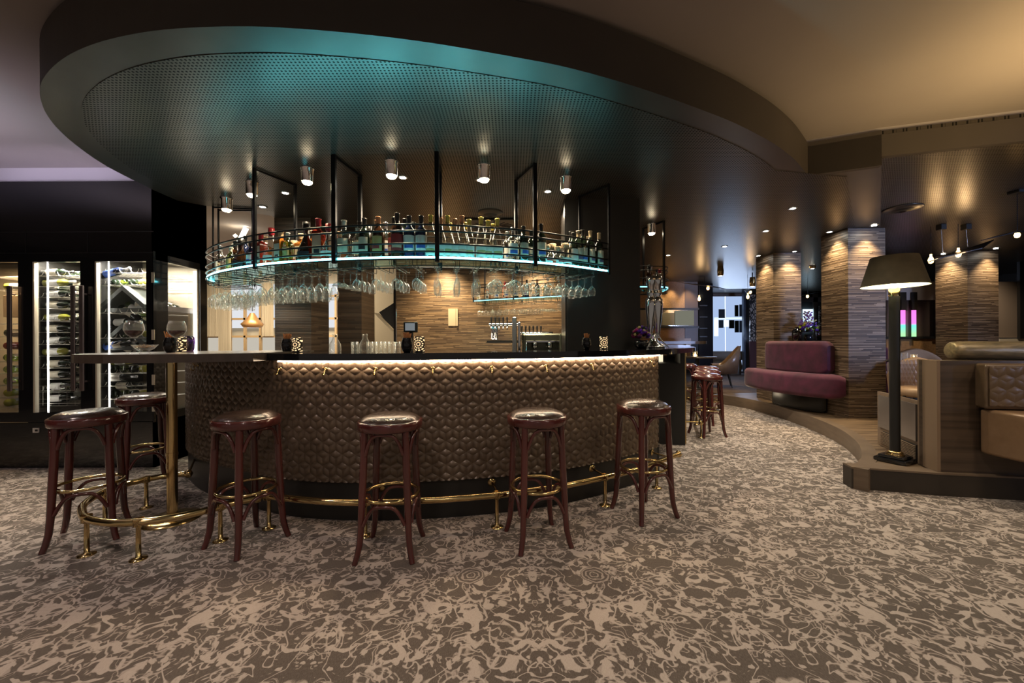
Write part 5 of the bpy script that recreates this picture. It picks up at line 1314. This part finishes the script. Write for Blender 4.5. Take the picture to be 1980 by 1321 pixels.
# tan tub chair and second candle table near the glass door
tc1 = thing('tub_chair', 'tan tub chair in front of the glass door', 'chair', (on(1385, 9.0) + .1, 9.0, ZP), 1.15)
mb = MB(); rows = []
for i in range(25):
    a = math.radians(150 + 240 * i / 24); h = .50 + .42 * max(0, math.cos(math.radians(-120 + 240 * i / 24))) ** 1.2
    rows.append([(.33 * math.cos(a), .33 * math.sin(a), .30), (.40 * math.cos(a), .40 * math.sin(a), h), (.34 * math.cos(a), .34 * math.sin(a), h), (.27 * math.cos(a), .27 * math.sin(a), .34)])
mb.add([v for r in rows for v in r], [[i * 4 + k, (i + 1) * 4 + k, (i + 1) * 4 + (k + 1) % 4, i * 4 + (k + 1) % 4] for i in range(24) for k in range(4)], True); mb.build('shell', M['leather'], tc1)
MB().lathe([(0, .30), (.30, .30), (.31, .40), (0, .45)], 24).build('seat', M['leather'], tc1)
for a in (.8, 2.4, 3.9, 5.5): MB().tube([(.2 * math.cos(a), .2 * math.sin(a), .31), (.3 * math.cos(a), .3 * math.sin(a), 0)], [.018, .010], 8).build('leg', M['blackm'], tc1)
t2 = thing('side_table', 'small round dark table with a candle by the far tan wall', 'table', (on(1348, 8.6), 8.6, ZP))
MB().lathe([(0, .66), (.38, .66), (.38, .69), (0, .69)], 28).build('table_top', M['tabletop'], t2); MB().lathe([(.2, 0), (.2, .02), (.035, .03), (.035, .66)], 20).build('pedestal', M['blackm'], t2)
place(cg, (on(1344, 8.5), 8.5, ZP + .6902), None, 'lit candle in a clear glass on the far round table', scale=(1.3, 1.3, 1.5))
h2 = thing('high_table', 'brown high table with a rounded end beyond the right-hand bar', 'table', (3.3, 7.9, .1))
mb = MB(); pl = [(2.6, 7.5)] + [(3.45 + .35 * math.cos(t), 7.85 + .35 * math.sin(t)) for t in [-PI / 2 + PI * k / 14 for k in range(15)]] + [(2.6, 8.2)]
sub(mb.prism(pl, 1.15, 1.205), 'tabletop', M['tabletop'], h2); sub(MB().lathe([(.03, 0.0), (.03, 1.15)], 16, (3.4, 7.85, 0)), 'pole', M['brass'], h2)

# far walls of the lounge
WY = 10.0
def pw(pa, pb, ya, yb, Y, m, name, label, cat, dpt=.05, parent=None):
    a, b = PY(pa, ya, Y), PY(pb, yb, Y)
    mb = MB().box(((a.x + b.x) / 2, Y + dpt / 2, (a.z + b.z) / 2), (abs(b.x - a.x), dpt, abs(a.z - b.z)))
    if parent is not None: return sub(mb, name, m, parent)
    return tag(mb.build(name, m), label, cat)
tw = thing('quilted_wall_panel', 'tan quilted wall panelling with a long mirror slot at the far end', 'wall panel', (4, WY, 0))
pw(1236, 1324, 545, 598, WY, M['tan'], 'quilted_panel', '', '', parent=tw); pw(1236, 1324, 633, 655, WY, M['tan'], 'quilted_panel', '', '', parent=tw)
pw(1324, 1350, 545, 660, WY, pm('brown_panel', (.07, .042, .024), .4), 'brown_panel', '', '', parent=tw)
pw(1236, 1342, 599, 632, WY - .02, pm('mirror_slot', (.45, .42, .36), .12, .9), 'mirror', '', '', .02, parent=tw)
pw(1236, 1352, 596, 599, WY - .06, M['blackm'], 'trim_bar', '', '', parent=tw); pw(1236, 1352, 631, 634, WY - .06, M['blackm'], 'trim_bar', '', '', parent=tw)
ct = thing('wall_cabinet', 'pale square cabinet doors seen in the mirror slot of the tan wall', 'cabinet', (4, WY - .05, 1.5))
pw(1258, 1304, 605, 629, WY - .06, pm('grey_green_door', (.26, .25, .20), .5), 'door', '', '', .03, parent=ct); pw(1279.5, 1280.5, 605, 629, WY - .07, M['blackm'], 'door_gap', '', '', .02, parent=ct)
pw(1306, 1342, 601, 629, WY - .06, emis('pale_reflection', (.9, .9, .7), .10), 'glow_pane', '', '', .02, parent=ct)  # glowing pane painted in for a pale reflection in the mirror
bq = thing('banquette', 'tan leather banquette against the far quilted wall', 'bench', (4, WY - .3, ZP))
pw(1236, 1336, 655, 672, WY - .2, M['leather'], 'backrest', '', '', .15, parent=bq); pw(1236, 1336, 672, 690, WY - .7, M['leather'], 'seat', '', '', .6, parent=bq)
dk = thing('glass_partition', 'dark glossy glass partition with wine boxes left of the lit glass door', 'partition', (5, 10.5, 0))
pw(1351, 1379, 545, 712, 10.4, M['black'], 'dark_glass', '', '', parent=dk)
for yy in (590, 612, 634, 650): pw(1353, 1368, yy, yy + 2, 10.35, M['kick'], 'shelf_line', '', '', .03, parent=dk)
for (px, py, w_) in ((1240 + 62, 546, 20), (1331, 547, 14), (1340, 545, 10)):
    v = P(px, py - 3, 2.70); lamp('SPOT', 'tan_wall_spot', (v.x, min(v.y, 9.85), 2.66), 14, (1, .75, .42), .03, None, 80, .6)
lamp('SPOT', 'tan_wall_spot', (PY(1281, 560, 9.85).x, 9.85, 2.66), 16, (1, .75, .42), .03, None, 60, .6)
# glass door with the pale lobby beyond
GY = 12.6
gd = thing('door_1', 'glass door', 'door', (6.5, GY, 0)); gd['kind'] = 'structure'; gd.pop('label', None); gd.pop('category', None)
pw(1379, 1438, 572, 718, GY, emis('lobby_wall_light', (.50, .66, 1.0), .42), 'lobby_view', '', '', .02, parent=gd)
for (a, b, c, d, g) in [(1402, 1403.5, 573, 700, 1.4), (1381, 1389, 618, 650, 1.3), (1400, 1409, 619, 632, 1.2), (1381, 1438, 614, 617.5, .6)]:
    pw(a, b, c, d, GY - .03, emis('lobby_bright_%d' % a, (.72, .86, 1.0), g), 'bright_pane', '', '', .01, parent=gd)
for (a, b, c, d) in [(1390, 1402, 598, 615), (1421, 1428, 590, 612), (1430, 1438, 589, 612), (1390, 1399, 619, 634), (1410, 1420, 619, 635), (1421, 1429, 620, 643), (1430, 1438, 620, 643)]:
    pw(a, b, c, d, GY - .05, pm('dark_frame_%d' % a, (.02, .03, .04), .4), 'dark_frame', '', '', .02, parent=gd)
pw(1379, 1438, 552, 573, GY - .05, pm('lintel_taupe', (.22, .17, .14), .6), 'lintel', '', '', .04, parent=gd)
pw(1438, 1450, 553, 722, 11.8, pm('steel_blue_frame', (.16, .19, .24), .3, .7), 'door_frame', '', '', .1, parent=gd)
dsk = thing('reception_desk', 'pale rounded desk beyond the glass door', 'desk', (6.3, 12.2, ZP))
a = PY(1405, 690, 12.2)
for (z0, z1, r_) in ((.62, .88, .42), (ZP, .62, .33)):
    sub(MB().lathe([(0, z0), (r_, z0), (r_ + .03, (z0 + z1) / 2), (r_, z1), (0, z1)], 28, (a.x, 12.2, 0), sx=1.3, sy=.6), 'desk_drum', pm('pale_desk_%d' % int(r_ * 100), (.42, .40, .36), .5), dsk)
# pebble lattice screens
lat, n, l, b = nt('pebble_lattice')
tc_ = n.new('ShaderNodeTexCoord'); mp = n.new('ShaderNodeMapping'); mp.inputs['Scale'].default_value = (1, 0, .72); l.new(tc_.outputs['Object'], mp.inputs[0])
vo = n.new('ShaderNodeTexVoronoi'); vo.feature = 'DISTANCE_TO_EDGE'; vo.inputs['Scale'].default_value = 13; l.new(mp.outputs[0], vo.inputs[0])
g_ = mth(n, l, 'GREATER_THAN', vo.outputs['Distance'], .11)
l.new(ramp(n, l, g_, [(.3, (.012, .011, .010)), (.7, (.50, .47, .42))]), b.inputs['Base Color']); b.inputs['Roughness'].default_value = .5
M['lattice'] = lat
ls = thing('lattice_screen', 'black and cream pebble-patterned screen left of the first column pair', 'screen', (7, 11.6, 0))
pw(1450, 1466, 570, 660, 11.6, lat, 'pebble_panel', '', '', .04, parent=ls); pw(1450, 1466, 660, 731, 11.6, pm('maroon_panel', (.09, .03, .03), .5), 'lower_panel', '', '', .04, parent=ls)
wv_ = thing('window', 'w', 'window', (9, 12.4, 0)); wv_['kind'] = 'structure'; wv_.pop('label'); wv_.pop('category'); wv_.name = 'window_2'
pw(1549, 1596, 585, 660, 12.5, pm('far_dark_panel', (.05, .055, .06), .4), 'far_panel', '', '', .03, parent=wv_)
pw(1553, 1573, 598, 640, 12.4, emis('day_pane', (.62, .85, 1.0), .9), 'glow_pane', '', '', .02, parent=wv_)
pw(1573, 1582, 568, 655, 12.3, M['steel'], 'steel_post', '', '', .04, parent=wv_); pw(1549, 1596, 575, 584, 12.3, pm('steel_lintel', (.25, .28, .33), .3, .6), 'lintel', '', '', .04, parent=wv_)
pw(1584, 1594, 592, 640, 12.2, lat, 'pebble_panel', '', '', .03, parent=wv_)
lamp('AREA', 'lobby_daylight', (6.5, 11.6, 2.0), 9, (.55, .70, 1.0), 1.0, (6.2, 8, 1.2), sizey=1.6)
# mirror wall, tan dado and neon strips on the right
mw = thing('mirror_wall', 'dark mirrored wall above a tan studded dado behind the chairs', 'mirror', (6.6, 8.0, 0))
pw(1714, 1812, 560, 651, 8.0, pm('smoked_mirror', (.12, .095, .085), .2, .3), 'mirror', '', '', .03, parent=mw)
pw(1714, 1812, 655, 700, 7.98, M['tan'], 'dado', '', '', .04, parent=mw); pw(1714, 1820, 651, 655, 7.96, M['blackm'], 'rail', '', '', .04, parent=mw)
pw(1811, 1817, 540, 655, 7.94, M['blackm'], 'frame_post', '', '', .04, parent=mw)
pw(1714, 1812, 545, 580, 7.97, pm('pale_upper_panel', (.62, .56, .56), .5), 'upper_panel', '', '', .03, parent=mw)
for i, px in enumerate((1748, 1769)):
    ns = thing('neon_strip', 'tall light strip fading from magenta to green, %s of the two on the mirror wall' % ['left', 'right'][i], 'light', (px * .001, 7.9, 1.3))
    mg, n, l, b = nt('neon_magenta_%d' % i); n.remove(b); tcn = n.new('ShaderNodeTexCoord'); spn = n.new('ShaderNodeSeparateXYZ'); l.new(tcn.outputs['Generated'], spn.inputs[0])
    e_ = n.new('ShaderNodeEmission'); e_.inputs[1].default_value = .75; l.new(ramp(n, l, spn.outputs[2], [(.10, (.35, .75, .35)), (.42, (.15, .75, .62)), (.5, (.75, .22, .72)), (1.0, (.85, .18, .66))]), e_.inputs[0]); l.new(e_.outputs[0], n['Material Output'].inputs[0])
    pw(px - 4, px + 3, 600, 651, 7.9, mg, 'lit_tube', '', '', .03, parent=ns); pw(px - 5, px + 5, 565, 600, 7.92, M['darkwall'], 'holder', '', '', .03, parent=ns)
rw = thing('mirror_wall', 'brown mirrored wall with a pale ledge right of the last column', 'mirror', (9, 8.2, 0))
pw(1930, 1985, 545, 653, 8.2, pm('brown_mirror', (.30, .24, .19), .3, .2), 'mirror', '', '', .03, parent=rw); pw(1934, 1985, 655, 668, 8.1, M['lcream'], 'ledge', '', '', .15, parent=rw)
pw(1972, 1990, 490, 655, 8.05, M['blackm'], 'frame_post', '', '', .05, parent=rw)
# hanging lamps: long dark blades with warm globe bulbs
pdn = thing('blade_pendant', 'pendant', 'lamp')
mb = MB(); L_ = .55
mb.add([(-L_, 0, -.12), (-.1, -.06, -.015), (.0, -.045, .0), (L_, 0, .10), (.1, .07, .015), (-.1, .06, -.01), (-L_, 0, -.112), (-.1, -.06, .0), (0, -.045, .012), (L_, 0, .106), (.1, .07, .027), (-.1, .06, .002)],
       [(0, 5, 4, 3, 2, 1), (6, 7, 8, 9, 10, 11), (0, 1, 7, 6), (1, 2, 8, 7), (2, 3, 9, 8), (3, 4, 10, 9), (4, 5, 11, 10), (5, 0, 6, 11)])
mb.build('blade', M['iron'], pdn)
MB().tube([(0, 0, .01), (0, 0, .52)], .004, 6).build('cord', M['iron'], pdn); MB().box((0, 0, .545), (.13, .13, .06), bev=.005).build('ceiling_box', M['blackm'], pdn)
MB().lathe([(0, -.04), (.022, -.03), (.030, 0), (.022, .025), (0, .03)], 16, (-.08, -.05, -.045)).build('globe_bulb', M['edison'], pdn)
bd2 = thing('blade_pendant', 'long dark blade pendant on two cords above the floor lamp shade', 'lamp', PY(1850, 485, 5.4))
A_, B_ = PY(1795, 506, 5.45), PY(1922, 463, 5.3); dv = B_ - A_; nv = Vector((dv.y, -dv.x, 0)).normalized()
pts_ = [A_, A_ + dv * .25 + Vector((0, 0, .005)) - nv * .02, A_ + dv * .45 - nv * .035, A_ + dv * .7 - nv * .02, B_, A_ + dv * .72 + nv * .10 - Vector((0, 0, .05)), A_ + dv * .5 + nv * .07 - Vector((0, 0, .03)), A_ + dv * .2 + nv * .03]
n8 = len(pts_); mb = MB(); mb.add(pts_ + [p - Vector((0, 0, .012)) for p in pts_], [list(range(n8)), list(range(2 * n8 - 1, n8 - 1, -1))] + [[i, n8 + i, n8 + (i + 1) % n8, (i + 1) % n8] for i in range(n8)]); sub(mb, 'blade', M['iron'], bd2)
for px_, py_ in ((1823, 490), (1871, 477)):
    v = PY(px_, py_, 5.4); sub(MB().tube([v, (v.x - .02, v.y, 2.72)], .004, 6), 'cord', M['steel'], bd2); sub(MB().box((v.x - .02, v.y, 2.735), (.075, .075, .075), bev=.004), 'ceiling_box', M['blackm'], bd2)
for (px, py, Y, rz, s_, lab) in [(1967, 450, 4.2, .1, .8, 'dark blade pendant cut by the right edge of the photo'), (1362, 553, 9.2, 2.9, 1.1, 'blade pendant with warm bulb before the dark glass partition'),
                                (1446, 562, 9.0, 1.0, 1.0, 'blade pendant with two warm bulbs left of the column behind the sofa'), (1562, 570, 9.6, .3, 1.0, 'blade pendant with warm bulb between the two wood columns')]:
    v = PY(px, py, Y); place(pdn, (v.x, v.y, v.z), rz, lab, scale=(s_, s_, s_))
for i, (px, py, Y) in enumerate([(1800, 503, 5.5), (1853, 491, 5.38), (1352, 578, 9.3), (1446, 574, 9.0)]):
    v = PY(px, py, Y); o = thing('bulb_pendant', 'warm glowing bulb %s' % ['at the left tip of the pendants above the lamp shade', 'hanging in front of the top of the right-hand column', 'low beside the dark glass partition', 'right of the glass door near the pebble screen'][i], 'lamp', v)
    MB().lathe([(0, -.05), (.022, -.04), (.032, 0), (.022, .03), (.012, .05), (.012, .08), (0, .08)], 16).build('globe_bulb', M['edison'], o)
    MB().tube([(0, 0, .07), (0, .0, (2.775 if px > 1700 else 2.70) - v.z)], .003, 5).build('cord', M['iron'], o)
    lamp('POINT', 'bulb_light', (v.x, v.y - .08, v.z), 2.2, (1, .62, .28), .04)
# small chrome spot lamps hanging near the far doorway
sp2 = thing('spot_lamp', 's', 'lamp'); MB().lathe([(.05, .10), (.06, .0), (.055, -.09), (.03, -.10), (0, -.095)], 16).build('housing', M['brassd'], sp2); MB().lathe([(.03, -.101), (0, -.104)], 12).build('lens', M['bulbw'], sp2); MB().tube([(0, 0, .1), (0, 0, .2)], .012, 6).build('stem', M['iron'], sp2)
for px, py, Y, lab in [(1393, 524, 8.0, 'small brass spot lamp above the glass door'), (1455, 545, 8.6, 'small brass spot lamp left of the column behind the sofa'), (1571, 510, 8.0, 'small brass spot lamp between the wood columns')]:
    v = PY(px, py, Y); place(sp2, v, None, lab)

# square air cassette with radial slits in the dark ceiling
ac = thing('ceiling_cassette', 'square ceiling air cassette with radial dark slits above the right-hand bottles', 'air vent', (-.24, 5.10, 2.69))
MB().box((0, 0, -.006), (.66, .62, .012)).build('plate', M['soffit'], ac)
for i in range(26):
    a = 2 * PI * i / 26; mb = MB().box((.20 * math.cos(a), .19 * math.sin(a), -.014), (.14, .012, .006), a); mb.build('slit', M['blackm'], ac)
# end of a second plum sofa beyond the wide column
s5 = thing('sofa', 'end of a second plum sofa seen between the wide column and the floor lamp', 'sofa', (6.6, 7.2, ZP))
for nm, c_, d_ in (('seat', (6.6, 7.1, .46), (.62, .9, .36)), ('backrest', (6.62, 7.4, .84), (.58, .24, .50))):
    o_ = sub(MB().box(c_, d_), nm, M['velvet'], s5); b_ = o_.modifiers.new('bevel', 'BEVEL'); b_.width = .06; b_.segments = 4
sub(MB().box((6.6, 7.1, .24), (.5, .8, .13)), 'base', M['kick'], s5)

lamp('SPOT', 'lounge_downlight', (6.6, 7.2, 2.74), 45, (1, .78, .55), .05, (6.7, 7.9, 1.0), 110, .9)
lamp('SPOT', 'lounge_downlight', (9.2, 7.4, 2.74), 45, (1, .78, .55), .05, (9.5, 8.2, 1.2), 110, .9)
lamp('SPOT', 'booth_downlight', (4.6, 1.6, 2.99), 26, (1, .80, .58), .06, (4.2, 2.9, .7), 70, .9)
